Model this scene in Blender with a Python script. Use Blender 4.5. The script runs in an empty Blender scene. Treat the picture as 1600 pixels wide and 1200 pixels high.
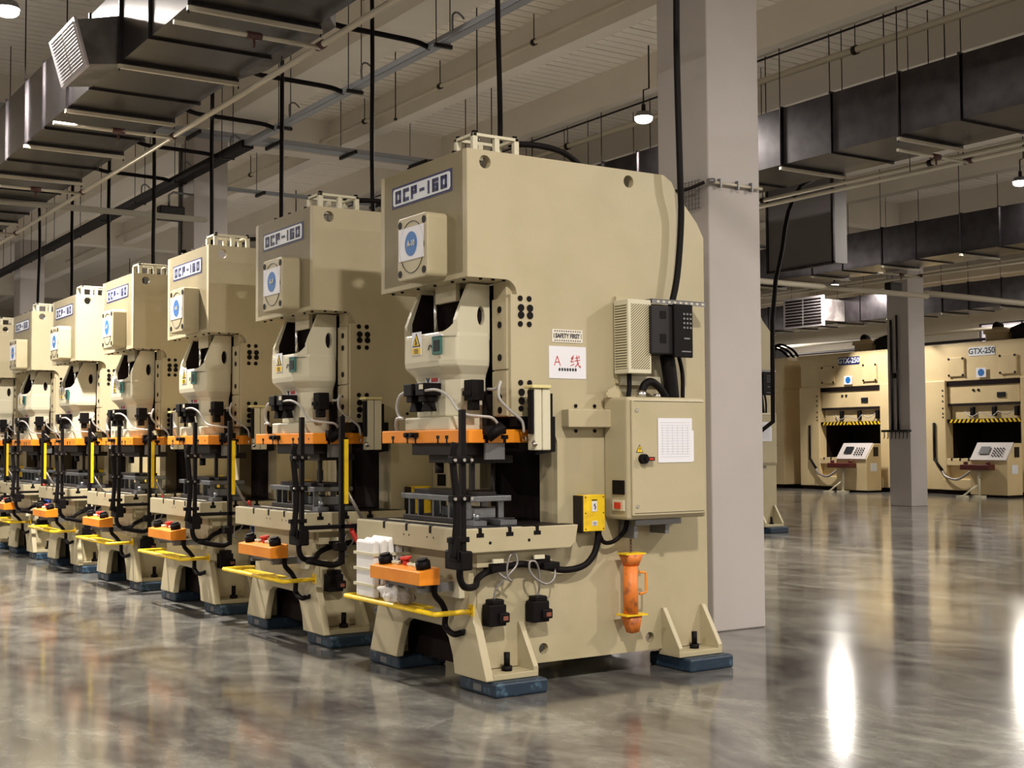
import bpy, bmesh, math, random
from mathutils import Vector, Matrix
random.seed(7)
SC = bpy.context.scene
COL = SC.collection
# ---------------------------------------------------------------- camera, world, exposure, lamps' numbers
cd = bpy.data.cameras.new('camera'); cam = bpy.data.objects.new('camera', cd); COL.objects.link(cam)
YAW, PIT, ROLL = .57917, .04578, -.00572
_F = Vector((math.sin(YAW)*math.cos(PIT), math.cos(YAW)*math.cos(PIT), math.sin(PIT)))
_R = Vector((math.cos(YAW), -math.sin(YAW), 0)); _U = _R.cross(_F)
_R2 = _R*math.cos(ROLL)+_U*math.sin(ROLL); _U2 = _U*math.cos(ROLL)-_R*math.sin(ROLL)
cam.matrix_world = Matrix(((_R2.x, _U2.x, -_F.x, -4.0545), (_R2.y, _U2.y, -_F.y, -6.6842), (_R2.z, _U2.z, -_F.z, 1.4946), (0, 0, 0, 1)))
cd.sensor_width = 36; cd.sensor_fit = 'HORIZONTAL'; cd.lens = 36*2017.44/1600; cd.clip_end = 200
SC.camera = cam
w = bpy.data.worlds.new('world'); SC.world = w; w.use_nodes = True
w.node_tree.nodes['Background'].inputs[0].default_value = (.9, .85, 1, 1)
w.node_tree.nodes['Background'].inputs[1].default_value = .05
vs = SC.view_settings; vs.view_transform = 'Standard'; vs.look = 'None'; vs.exposure = -0.98; vs.gamma = 1; vs.use_curve_mapping = False
LAMP_W = 560; LAMP_COL = (1, .925, .83)
LAMP_Z = 5.95
LAMPS = [(-1.23+8.35*i, -5+12*j+(.05 if j else 0)) for i in range(-1, 5) for j in range(-1, 4)]

# ---------------------------------------------------------------- materials
MATS = {}
def mat(name, c, rough=.5, metal=0, noise=None, bump=0, bscale=30, emis=0, coat=0, spec=.5, dirt=0):
    if name in MATS: return MATS[name]
    m = bpy.data.materials.new(name); m.use_nodes = True; nt = m.node_tree; b = nt.nodes['Principled BSDF']
    b.inputs['Base Color'].default_value = (*c, 1); b.inputs['Roughness'].default_value = rough; b.inputs['Metallic'].default_value = metal
    b.inputs['Specular IOR Level'].default_value = spec
    if coat: b.inputs['Coat Weight'].default_value = coat; b.inputs['Coat Roughness'].default_value = .2
    tc = nt.nodes.new('ShaderNodeTexCoord')
    if noise:
        c2, sc, lo, hi = noise
        n = nt.nodes.new('ShaderNodeTexNoise'); n.inputs['Scale'].default_value = sc; n.inputs['Detail'].default_value = 6
        r = nt.nodes.new('ShaderNodeMapRange'); r.inputs['From Min'].default_value = lo; r.inputs['From Max'].default_value = hi
        mx = nt.nodes.new('ShaderNodeMix'); mx.data_type = 'RGBA'
        mx.inputs[6].default_value = (*c, 1); mx.inputs[7].default_value = (*c2, 1)
        nt.links.new(tc.outputs['Object'], n.inputs['Vector']); nt.links.new(n.outputs[0], r.inputs['Value'])
        nt.links.new(r.outputs[0], mx.inputs[0]); nt.links.new(mx.outputs[2], b.inputs['Base Color'])
    if bump:
        n2 = nt.nodes.new('ShaderNodeTexNoise'); n2.inputs['Scale'].default_value = bscale; n2.inputs['Detail'].default_value = 4
        bp = nt.nodes.new('ShaderNodeBump'); bp.inputs['Strength'].default_value = bump; bp.inputs['Distance'].default_value = .01
        nt.links.new(tc.outputs['Object'], n2.inputs['Vector']); nt.links.new(n2.outputs[0], bp.inputs['Height']); nt.links.new(bp.outputs[0], b.inputs['Normal'])
    if emis:
        b.inputs['Emission Color'].default_value = (*c, 1); b.inputs['Emission Strength'].default_value = emis
    MATS[name] = m
    return m
CREAM = mat('cream_paint', (.445, .385, .25), .45, noise=((.40, .35, .215), 2.2, .45, .7), bump=.05, bscale=60)
CREAM2 = mat('light_cream_paint', (.60, .56, .42), .38, bump=.04, bscale=50)
YCREAM = mat('yellow_cream_paint', (.64, .51, .29), .45, noise=((.58, .45, .25), 1.5, .4, .7))
BLACK = mat('black_plastic', (.004, .0025, .003), .6, spec=.15)
DARK = mat('dark_steel', (.014, .010, .010), .45, metal=.2, spec=.3)
VOID = mat('dark_interior', (.012, .007, .007), .8, spec=.1)  # near-black; on several sheets it stands in for shade inside openings
STEEL = mat('machined_steel', (.22, .23, .25), .35, metal=.8, noise=((.16, .17, .19), 9, .4, .65))
GREYM = mat('grey_metal', (.2, .2, .21), .45, metal=.6)
ORANGE = mat('orange_paint', (.80, .27, .012), .42, noise=((.74, .22, .01), 6, .4, .7))
ORANGER = mat('worn_orange_paint', (.72, .20, .03), .5, noise=((.30, .09, .03), 14, .52, .66))
YELLOW = mat('yellow_paint', (.83, .56, .01), .4, noise=((.6, .36, .02), 12, .5, .75))
RED = mat('red_plastic', (.55, .03, .02), .35)
BLUE = mat('blue_pad_paint', (.010, .026, .050), .45, noise=((.05, .10, .15), 22, .56, .7), bump=.15)
BLUEINK = mat('navy_ink', (.012, .014, .09), .5)
BLUEDOT = mat('blue_print', (.01, .13, .42), .5)
WHITE = mat('white_sheet', (.74, .74, .80), .6)
WPLATE = mat('white_plate', (.70, .74, .80), .4)
REDINK = mat('red_ink', (.55, .06, .06), .6)
INK = mat('black_ink', (.03, .03, .04), .6)
GREEN = mat('green_plastic', (.02, .13, .11), .4)
SCREEN = mat('screen_glass', (.01, .012, .015), .5, spec=.2)
CHROME = mat('bright_metal', (.65, .65, .66), .2, metal=1)
HOSE = mat('black_hose', (.004, .0025, .003), .6, spec=.15)
GHOSE = mat('grey_hose', (.42, .40, .38), .4)
SILVER = mat('braided_conduit', (.30, .28, .27), .4, metal=.4)
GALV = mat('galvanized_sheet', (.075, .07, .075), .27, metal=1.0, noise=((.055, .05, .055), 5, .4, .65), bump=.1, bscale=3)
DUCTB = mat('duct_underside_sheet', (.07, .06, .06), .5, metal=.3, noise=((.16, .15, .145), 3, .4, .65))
TRAYM = mat('galvanized_tray', (.36, .38, .42), .4, metal=.5)
PIPE = mat('cream_pipe_paint', (.55, .50, .40), .4)
RUSTR = mat('red_pipe_fitting', (.07, .022, .018), .5)
COLM = mat('white_column_paint', (.47, .43, .42), .6, noise=((.43, .395, .38), 1.2, .4, .7))
BEAM = mat('painted_concrete', (.76, .71, .64), .75, noise=((.70, .65, .58), .8, .4, .7))
CEIL = mat('painted_deck', (.84, .79, .72), .7)
WALL = mat('painted_wall', (.62, .57, .48), .8, noise=((.56, .51, .43), .6, .4, .7))
FOAM = mat('white_foam', (.78, .77, .76), .7)
TAPE = mat('yellowed_tape', (.62, .58, .42), .4)
RAG = mat('white_cloth', (.86, .85, .84), .9, bump=.3, bscale=25)
COILB = mat('blue_hose', (.01, .05, .25), .3)
GRILLE = mat('white_grille_paint', (.42, .39, .42), .5)
BROWN = mat('brown_door_panel', (.22, .12, .05), .5)
MAROON = mat('maroon_plastic', (.09, .012, .01), .4)
LAMPG = mat('lamp_glow', (1, .93, .86), .5, emis=14)
SKYG = mat('window_daylight', (1, .9, .95), .5, emis=1.0)

def perforated():
    m = bpy.data.materials.new('perforated_cream_sheet'); m.use_nodes = True; nt = m.node_tree; b = nt.nodes['Principled BSDF']
    tc = nt.nodes.new('ShaderNodeTexCoord'); mp = nt.nodes.new('ShaderNodeMapping'); mp.inputs['Rotation'].default_value = (0, .7, 0)
    wv = nt.nodes.new('ShaderNodeTexWave'); wv.wave_type = 'BANDS'; wv.bands_direction = 'Z'; wv.inputs['Scale'].default_value = 24
    cr = nt.nodes.new('ShaderNodeValToRGB'); cr.color_ramp.elements[0].position = .45; cr.color_ramp.elements[1].position = .55
    cr.color_ramp.elements[0].color = (.10, .085, .05, 1); cr.color_ramp.elements[1].color = (.60, .55, .37, 1)
    nt.links.new(tc.outputs['Object'], mp.inputs[0]); nt.links.new(mp.outputs[0], wv.inputs[0]); nt.links.new(wv.outputs[1], cr.inputs[0]); nt.links.new(cr.outputs[0], b.inputs['Base Color'])
    b.inputs['Roughness'].default_value = .5
    return m
PERF = perforated()

def floor_mat():
    m = bpy.data.materials.new('polished_concrete'); m.use_nodes = True; nt = m.node_tree; b = nt.nodes['Principled BSDF']; N = nt.nodes.new; L = nt.links.new
    tc = N('ShaderNodeTexCoord'); mp = N('ShaderNodeMapping'); mp.inputs['Scale'].default_value = (1.7, 1.0, 1); mp.inputs['Rotation'].default_value = (0, 0, .5)
    L(tc.outputs['Object'], mp.inputs[0])
    n1 = N('ShaderNodeTexNoise'); n1.inputs['Scale'].default_value = .9; n1.inputs['Detail'].default_value = 9; n1.inputs['Roughness'].default_value = .62; n1.inputs['Distortion'].default_value = 1.1
    n2 = N('ShaderNodeTexNoise'); n2.inputs['Scale'].default_value = 6; n2.inputs['Detail'].default_value = 8; n2.inputs['Roughness'].default_value = .7
    n3 = N('ShaderNodeTexNoise'); n3.inputs['Scale'].default_value = .35; n3.inputs['Detail'].default_value = 5
    for n in (n1, n2, n3): L(mp.outputs[0], n.inputs['Vector'])
    r1 = N('ShaderNodeValToRGB'); e = r1.color_ramp.elements; e[0].position = .30; e[0].color = (.045, .036, .040, 1); e[1].position = .72; e[1].color = (.26, .255, .225, 1)
    x = e.new(.50); x.color = (.135, .13, .118, 1)
    L(n1.outputs[0], r1.inputs[0])
    r2 = N('ShaderNodeMapRange'); r2.inputs['From Min'].default_value = .3; r2.inputs['From Max'].default_value = .7; r2.inputs['To Min'].default_value = .72; r2.inputs['To Max'].default_value = 1.3
    L(n2.outputs[0], r2.inputs['Value'])
    mx = N('ShaderNodeMix'); mx.data_type = 'RGBA'; mx.blend_type = 'MULTIPLY'; mx.inputs[0].default_value = 1
    L(r1.outputs[0], mx.inputs[6]); L(r2.outputs[0], mx.inputs[7]); L(mx.outputs[2], b.inputs['Base Color'])
    rr = N('ShaderNodeMapRange'); rr.inputs['To Min'].default_value = .07; rr.inputs['To Max'].default_value = .16
    L(n3.outputs[0], rr.inputs['Value']); L(rr.outputs[0], b.inputs['Roughness'])
    b.inputs['Specular IOR Level'].default_value = .5
    bp = N('ShaderNodeBump'); bp.inputs['Strength'].default_value = .035; bp.inputs['Distance'].default_value = .02
    n4 = N('ShaderNodeTexNoise'); n4.inputs['Scale'].default_value = 1.6; n4.inputs['Detail'].default_value = 3
    L(tc.outputs['Object'], n4.inputs['Vector']); L(n4.outputs[0], bp.inputs['Height']); L(bp.outputs[0], b.inputs['Normal'])
    return m
FLOOR = floor_mat()

# ---------------------------------------------------------------- mesh helpers
class G:
    def __init__(s): s.bm = bmesh.new()
    def box(s, x0, x1, y0, y1, z0, z1):
        v = [s.bm.verts.new(p) for p in ((x0,y0,z0),(x1,y0,z0),(x1,y1,z0),(x0,y1,z0),(x0,y0,z1),(x1,y0,z1),(x1,y1,z1),(x0,y1,z1))]
        for q in ((0,3,2,1),(4,5,6,7),(0,1,5,4),(1,2,6,5),(2,3,7,6),(3,0,4,7)): s.bm.faces.new([v[i] for i in q])
        return s
    @staticmethod
    def P(ax, p, t): return (t, p[0], p[1]) if ax == 'x' else ((p[0], t, p[1]) if ax == 'y' else (p[0], p[1], t))
    def prism(s, pts, ax, a, b):
        A = [s.bm.verts.new(s.P(ax, p, a)) for p in pts]; B = [s.bm.verts.new(s.P(ax, p, b)) for p in pts]
        f = [s.bm.faces.new(A), s.bm.faces.new(B[::-1])]; n = len(pts)
        for i in range(n): f.append(s.bm.faces.new((A[i], B[i], B[(i+1)%n], A[(i+1)%n])))
        bmesh.ops.recalc_face_normals(s.bm, faces=f)
        return s
    def plate(s, outer, holes, ax, a, b):
        t = bmesh.new(); es = []
        for loop in [outer]+holes:
            v = [t.verts.new(s.P(ax, p, a)) for p in loop]
            es += [t.edges.new((v[i], v[(i+1)%len(v)])) for i in range(len(v))]
        r = bmesh.ops.triangle_fill(t, use_beauty=True, edges=es)
        fs = list(t.faces)
        e = bmesh.ops.extrude_face_region(t, geom=fs)
        d = Vector(s.P(ax, (0, 0), b-a))
        for g in e['geom']:
            if isinstance(g, bmesh.types.BMVert): g.co += d
        bmesh.ops.recalc_face_normals(t, faces=t.faces)
        me = bpy.data.meshes.new('t'); t.to_mesh(me); s.bm.from_mesh(me); bpy.data.meshes.remove(me); t.free()
        return s
    def cyl(s, p, q, r, seg=14, r2=None):
        p, q = Vector(p), Vector(q); d = (q-p).normalized(); r2 = r if r2 is None else r2
        u = d.orthogonal().normalized(); w_ = d.cross(u)
        A = [s.bm.verts.new(p+(u*math.cos(t)+w_*math.sin(t))*r) for t in [2*math.pi*i/seg for i in range(seg)]]
        B = [s.bm.verts.new(q+(u*math.cos(t)+w_*math.sin(t))*r2) for t in [2*math.pi*i/seg for i in range(seg)]]
        s.bm.faces.new(A[::-1]); s.bm.faces.new(B)
        for i in range(seg):
            f = s.bm.faces.new((A[i], A[(i+1)%seg], B[(i+1)%seg], B[i])); f.smooth = True
        return s
    def tube(s, pts, r, seg=8, sub=5):
        pts = [Vector(p) for p in pts]
        if sub > 1 and len(pts) > 2:
            o = []; n = len(pts)
            for i in range(n-1):
                p0, p1, p2, p3 = pts[max(i-1,0)], pts[i], pts[i+1], pts[min(i+2,n-1)]
                for k in range(sub):
                    t = k/sub
                    o.append(.5*((2*p1)+(p2-p0)*t+(2*p0-5*p1+4*p2-p3)*t*t+(3*p1-p0-3*p2+p3)*t*t*t))
            o.append(pts[-1]); pts = o
        rings = []; u = None
        for i, p in enumerate(pts):
            d = (pts[min(i+1, len(pts)-1)]-pts[max(i-1, 0)])
            d = d.normalized() if d.length > 1e-9 else Vector((0,0,1))
            u = d.orthogonal().normalized() if u is None else (u-d*u.dot(d)).normalized()
            w_ = d.cross(u)
            rings.append([s.bm.verts.new(p+(u*math.cos(2*math.pi*k/seg)+w_*math.sin(2*math.pi*k/seg))*r) for k in range(seg)])
        for a, b in zip(rings, rings[1:]):
            for k in range(seg):
                f = s.bm.faces.new((a[k], a[(k+1)%seg], b[(k+1)%seg], b[k])); f.smooth = True
        s.bm.faces.new(rings[0][::-1]); s.bm.faces.new(rings[-1])
        return s
    def loft(s, secs, smooth=False):
        R = [[s.bm.verts.new(p) for p in sec] for sec in secs]; n = len(R[0]); fs = []
        for a, b in zip(R, R[1:]):
            for k in range(n):
                f = s.bm.faces.new((a[k], a[(k+1)%n], b[(k+1)%n], b[k])); f.smooth = smooth; fs.append(f)
        fs.append(s.bm.faces.new(R[0][::-1])); fs.append(s.bm.faces.new(R[-1]))
        bmesh.ops.recalc_face_normals(s.bm, faces=fs)
        return s
SPLIT = {'t_slot', 'bolt', 'dowel_hole', 'bolt_recess', 'push_button', 'selector_switch', 'bracket_bolt', 'edge_line', 'valve', 'valve_tab', 'rear_shroud', 'die_parallel',
         'yellow_stripe', 'door_knob', 'hook', 'foam_sheet', 'tape_band', 'post_screw', 'screw', 'brand_letter', 'slide_port', 'pipe_clip', 'hanger_rod', 'bed_slot', 'door_lock', 'console_button', 'inverter_label', 'lettering'}
STUFF = {'keypad', 'rail_slot', 'paper_line', 'border_dot', 'small_character', 'sticker_line', 'chain', 'grille_blade', 'wire_mesh', 'grille_slot', 'notice_mark'}
def obj(name, g, m, parent=None, bev=0, seg=2, **props):
    if name in SPLIT:
        left = set(g.bm.faces); groups = []
        while left:
            f0 = left.pop(); st = [f0]; isl = [f0]
            while st:
                for e in st.pop().edges:
                    for q in e.link_faces:
                        if q in left: left.discard(q); st.append(q); isl.append(q)
            groups.append(isl)
        if len(groups) > 1:
            o = None
            for isl in groups:
                b2 = bmesh.new(); vm = {}
                for f in isl:
                    for v in f.verts:
                        if v not in vm: vm[v] = b2.verts.new(v.co)
                    q = b2.faces.new([vm[v] for v in f.verts]); q.smooth = f.smooth
                me = bpy.data.meshes.new(name); b2.to_mesh(me); b2.free(); me.materials.append(m)
                o = link(name, me, parent, bev, seg, **props)
            g.bm.free(); return o
    me = bpy.data.meshes.new(name); g.bm.to_mesh(me); g.bm.free(); me.materials.append(m)
    o = link(name, me, parent, bev, seg, **props)
    if name in STUFF: o['kind'] = 'stuff'
    return o
def link(name, me, parent=None, bev=0, seg=2, **props):
    o = bpy.data.objects.new(name, me); COL.objects.link(o)
    if parent: o.parent = parent
    if bev:
        b = o.modifiers.new('bevel', 'BEVEL'); b.width = bev; b.segments = seg; b.limit_method = 'ANGLE'; b.angle_limit = .6
    for k, v in props.items(): o[k] = v
    return o
def thing(name, label, cat, loc=(0,0,0), group=None):
    o = bpy.data.objects.new(name, None); COL.objects.link(o); o.location = loc; o.empty_display_size = .1
    o['label'] = label; o['category'] = cat
    if group: o['group'] = group
    return o
def tag(o, label, cat, group=None):
    o['label'] = label; o['category'] = cat
    if group: o['group'] = group
    return o
def struct(name, g, m, parent=None, bev=0):
    o = obj(name, g, m, parent, bev)
    if not parent: o['kind'] = 'structure'
    return o
def copy_tree(o, parent=None):
    c = o.copy(); COL.objects.link(c)
    if parent: c.parent = parent
    for ch in list(o.children): copy_tree(ch, c)
    return c
TM = {}
def text(name, s, size, m, origin, right, parent, depth=.002, align='CENTER', up=(0,0,1), sx=1):
    key = (s, size, sx, m.name)
    if key not in TM:
        cu = bpy.data.curves.new('t', 'FONT'); cu.body = s; cu.size = size; cu.extrude = depth/2; cu.offset = size*.02; cu.align_x = align; cu.align_y = 'CENTER'; cu.resolution_u = 3
        to = bpy.data.objects.new('t', cu); me = bpy.data.meshes.new_from_object(to); bpy.data.objects.remove(to)
        me.materials.clear(); me.materials.append(m); TM[key] = me
    o = link(name, TM[key], parent)
    R = Vector(right).normalized(); U = Vector(up).normalized(); Nn = R.cross(U)
    o.matrix_local = Matrix(((R.x*sx, U.x, Nn.x, origin[0]), (R.y*sx, U.y, Nn.y, origin[1]), (R.z*sx, U.z, Nn.z, origin[2]), (0,0,0,1)))
    return o
def circle(cx, cy, r, n=16, ry=None): return [(cx+r*math.cos(2*math.pi*i/n), cy+(ry or r)*math.sin(2*math.pi*i/n)) for i in range(n)]
def rr(x0, y0, x1, y1, r, n=4):
    o = []
    for cx, cy, a0 in ((x1-r, y1-r, 0), (x0+r, y1-r, 90), (x0+r, y0+r, 180), (x1-r, y0+r, 270)):
        o += [(cx+r*math.cos(math.radians(a0+90*i/n)), cy+r*math.sin(math.radians(a0+90*i/n))) for i in range(n+1)]
    return o

# ---------------------------------------------------------------- setting
XA, XB, YA, YB, H = -16.0, 36.0, -22.0, 48.0, 7.0
struct('floor', G().box(XA, XB, YA, YB, -.2, 0), FLOOR)
g = G(); yy = YA; k = 0; prof = []
while yy < YB:
    d = .05 if k % 5 == 0 else .018; wd = .035 if k % 5 == 0 else .02
    prof += [(yy, H), (yy+.196-wd, H), (yy+.198-wd, H+d), (yy+.196, H+d)]; yy += .196; k += 1
prof += [(YB, H), (YB, H+.3), (YA, H+.3)]
A = [g.bm.verts.new((XA, p[0], p[1])) for p in prof]; B = [g.bm.verts.new((XB, p[0], p[1])) for p in prof]
for i in range(len(prof)): g.bm.faces.new((A[i], B[i], B[(i+1) % len(prof)], A[(i+1) % len(prof)]))
struct('ceiling', g, CEIL)
struct('wall_left', G().box(XA-.3, XA, YA, YB, 0, H), WALL)
struct('wall_front', G().box(XA, XB, YA-.3, YA, 0, H), WALL)
struct('wall_back', G().box(XA, XB, YB, YB+.3, 0, H), WALL)
wr = G().plate([(YA, 0), (YB, 0), (YB, H), (YA, H)], [[(18.2, 4.9), (23.4, 4.9), (23.4, 5.75), (18.2, 5.75)]], 'x', XB, XB+.3)
struct('wall_right', wr, WALL)
wn = struct('window_1', G().box(XB+.16, XB+.18, 18.2, 23.4, 4.9, 5.75), SKYG)
wf = G()
for y in (18.2, 19.9, 21.6, 23.34): wf.box(XB+.08, XB+.15, y, y+.06, 4.9, 5.75)
wf.box(XB+.08, XB+.15, 18.2, 23.4, 4.9, 4.95); wf.box(XB+.08, XB+.15, 18.2, 23.4, 5.70, 5.75)
obj('window_frame', wf, GREYM, wn)
# columns, main beams, cross beams, joists
for cx in (-14.0, 2.85, 19.72):
    for cy in (-11.05, 1.0, 13.05, 25.1, 37.15):
        struct('column', G().box(cx, cx+.56, cy, cy+.62, 0, 6.38), COLM, bev=.012)
for cx in (-14.0, 2.85, 19.72):
    struct('beam', G().box(cx, cx+.6, YA, YB, 6.38, H), BEAM)
for cy in (-11.05, 1.0, 13.2, 25.1, 37.15):
    struct('beam', G().box(XA, XB, cy+.05, cy+.45, 6.40, H+.01), BEAM)
for x in (-11.6, -9.35, -7.1, -4.9, -2.6, 1.0, 5.29, 7.50, 9.76, 12.0, 14.25, 16.5, 22.4, 24.7, 26.95, 29.2, 31.4, 33.6):
    struct('beam', G().box(x, x+.26, YA, YB, 6.49, H+.02), BEAM)

# ---------------------------------------------------------------- the OCP press, modelled once
CY = .565
def glyphs(txt, hgt, wd, st, gap):
    S_ = {'O': 'LRTB', 'C': 'LTB', 'P': 'LTMr', '6': 'LTMBq', '0': 'LRTB', '-': 'm', '1': '|'}
    g = G(); x = 0; out = []
    for ch in txt:
        ww = wd*.45 if ch == '1' else wd
        for c in S_[ch]:
            b = {'L': (0, 0, st, hgt), 'R': (ww-st, 0, ww, hgt), 'T': (0, hgt-st, ww, hgt), 'B': (0, 0, ww, st), 'M': (0, hgt/2-st/2, ww, hgt/2+st/2),
                 'r': (ww-st, hgt/2, ww, hgt), 'q': (ww-st, 0, ww, hgt/2), 'm': (.1*ww, hgt/2-st*.4, .9*ww, hgt/2+st*.4), '|': (ww/2-st*.4, 0, ww/2+st*.4, hgt)}[c]
            out.append((x+b[0], b[1], x+b[2], b[3]))
        x += ww+gap
    return out, x-gap
def press_proto():
    P = thing('stamping_press', 'x', 'press', (0, 0, 0))
    W = 1.13
    arc = lambda cx, cz, r, a0, a1, n=6: [(cx+r*math.cos(math.radians(a0+(a1-a0)*i/n)), cz+r*math.sin(math.radians(a0+(a1-a0)*i/n))) for i in range(n+1)]
    out = [(0, 3.3), (0, 2.51)] + arc(.27, 2.425, .085, 90, 0) + [(.355, 2.42), (.31, 2.42), (.31, 1.66), (.60, 1.66), (.655, 1.5), (.655, .86), (.056, .86), (.056, .13), (1.90, .13), (1.90, 2.90), (1.84, 3.0), (1.66, 3.19)] + [(1.62, 3.26), (1.55, 3.3)]
    holes = [circle(.127, 3.227, .042), circle(1.25, 3.224, .042), circle(.54, .215, .035), circle(1.39, .212, .035)]
    sf = obj('side_frame', G().plate(out, holes, 'y', 0, .05), CREAM, P)
    s2 = link('side_frame', sf.data, P); s2.location = (0, W-.05, 0)
    # gib housings and inner walls
    gh = G().box(.31, .60, .05, .20, 1.66, 2.51).box(.655, .80, .05, .20, .985, 1.66)
    obj('guide_housing', gh, CREAM, P, bev=.004)
    gh = G().box(.31, .60, .93, 1.08, 1.66, 2.51).box(.655, .80, .93, 1.08, .985, 1.66)
    obj('guide_housing', gh, CREAM, P, bev=.004)
    for y0 in (.03, .93):
        gp = obj('guide_plate', G().box(.296, .312, y0, y0+.165, 1.955, 2.40).box(.296, .312, y0, y0+.165, 1.665, 1.945), CREAM, P, bev=.002)
        gb = G()
        for z in (2.33, 2.235, 2.03, 1.86, 1.78, 1.70): gb.cyl((.292, y0+.075, z), (.298, y0+.075, z), .022 if z != 1.86 else .009)
        obj('bolt_recess', gb, BLACK, gp)
    # head
    obj('head_front', G().box(-.004, .05, .051, W-.051, 2.541, 3.299).box(-.004, -.0005, .0, W, 2.51, 3.3), CREAM, P)
    obj('head_floor', G().box(.001, .34, .051, W-.051, 2.511, 2.54), CREAM, P)
    hb = G()
    for y in (.12, .26, .48, .70, .92, 1.05): hb.cyl((.045, y, 2.50), (.045, y, 2.51), .011, 8)
    for x in (.11, .2, .28): hb.cyl((x, .03, 2.50), (x, .03, 2.51), .011, 8)
    obj('bolt', hb, BLACK, P)
    obj('top_cover', G().box(.40, 1.56, .05, W-.05, 3.26, 3.29), CREAM, P)
    obj('rear_plate', G().box(1.86, 1.90, .05, W-.05, .16, 2.9), CREAM, P)
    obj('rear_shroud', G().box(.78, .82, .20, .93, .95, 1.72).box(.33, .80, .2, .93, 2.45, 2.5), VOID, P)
    obj('crown_web', G().box(.40, .44, .2, .93, 1.7, 2.51), DARK, P)
    # side bolt pattern: eight above, eight below
    bm_ = G().cyl((0, 0, 0), (0, -.006, 0), .021, 12); me = None
    for (x0, zs) in ((.380, (2.397, 2.338, 2.293, 2.237)), (.380, (1.87, 1.811, 1.758, 1.71))):
        for i, z in enumerate(zs):
            for dx in (0, .067):
                if me is None: b = obj('bolt', bm_, BLACK, P); me = b.data
                else: b = link('bolt', me, P)
                b.location = (x0+dx+(.006 if i in (1, 2) else 0), 0, z); b.scale = (1.1 if i in (1, 2) else .85,)*3
    # name plate
    n = obj('name_plate', G().prism([(.174, 3.064), (.967, 3.064), (.967, 3.208), (.174, 3.208)], 'x', -.006, 0), BLUEINK, P)
    obj('plate_face', G().prism(rr(.196, 3.079, .945, 3.193, .02), 'x', -.009, -.003), WPLATE, n)
    rects, tw = glyphs('OCP-160', .084, .072, .024, .030)
    lg = G(); s = .68/tw
    for (a, b, c, d) in rects: lg.box(-.012, -.006, CY+.005+.34-a*s, CY+.005+.34-c*s, 3.093+b, 3.093+d)
    bmesh.ops.recalc_face_normals(lg.bm, faces=lg.bm.faces)
    obj('lettering', lg, BLUEINK, n)
    # bearing cover box with four bolts, ring and paper label
    bc = obj('bearing_cover', G().prism(rr(.237, 2.528, .622, 2.935, .035), 'x', -.15, 0), CREAM, P, bev=.01)
    bb = G()
    for y in (.275, .585):
        for z in (2.575, 2.888): bb.cyl((-.153, y, z), (-.149, y, z), .024, 12)
    obj('bolt', bb, BLACK, bc)
    rg = G().tube([(-.151, .43+.155*math.cos(t), 2.735+.165*math.sin(t)) for t in [i*math.pi/12 for i in range(25)]], .003, 5, 1)
    obj('cover_ring', rg, DARK, bc)
    lb = obj('paper_label', G().box(-.1535, -.1515, .275, .598, 2.655, 2.862), WHITE, P)
    obj('blue_disc', G().prism(circle(.435, 2.755, .078, 24), 'x', -.1555, -.1535), BLUEDOT, lb)
    # lifting bracket and bolts on top
    lbk = G().box(.06, .40, .03, .06, 3.39, 3.41).box(.06, .40, .23, .26, 3.39, 3.41).box(.06, .09, .03, .26, 3.39, 3.41).box(.37, .40, .03, .26, 3.39, 3.41)
    for x in (.06, .365, .22):
        for y in (.03, .225): lbk.box(x, x+.035, y, y+.035, 3.29, 3.39)
    obj('motor_bracket', lbk, CREAM2, P, bev=.003)
    tb = G()
    for x, y in ((.08, .05), (.38, .05), (.08, .24), (.38, .24)): tb.cyl((x, y, 3.41), (x, y, 3.425), .016, 8)
    for x, y in ((.03, .50), (.03, .78), (.03, .20)): tb.cyl((x, y, 3.3), (x, y, 3.32), .02, 8)
    obj('bracket_bolt', tb, BLACK, P)
    obj('top_hose', G().tube([(.40, .15, 3.40), (.6, .12, 3.41), (.8, .1, 3.38), (.98, .12, 3.29)], .02, 8), HOSE, P)
    # lower frame front with arch and splayed legs
    fr = [(0, .86), (0, .5), (-.065, .40), (-.19, .10), (-.19, .09), (.177, .09), (.20, .2), (.25, .30), (.33, .365), (.75, .368), (.83, .33), (.89, .2), (.93, .09), (1.31, .09), (1.20, .39), (1.13, .5), (1.13, .86)]
    obj('front_frame', G().prism(fr, 'x', 0, .055), CREAM, P, bev=.006)
    obj('arch_shade', G().box(.17, .19, .051, 1.079, .10, .84), VOID, P)  # near-black sheet painting the shade behind the leg arch
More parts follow.
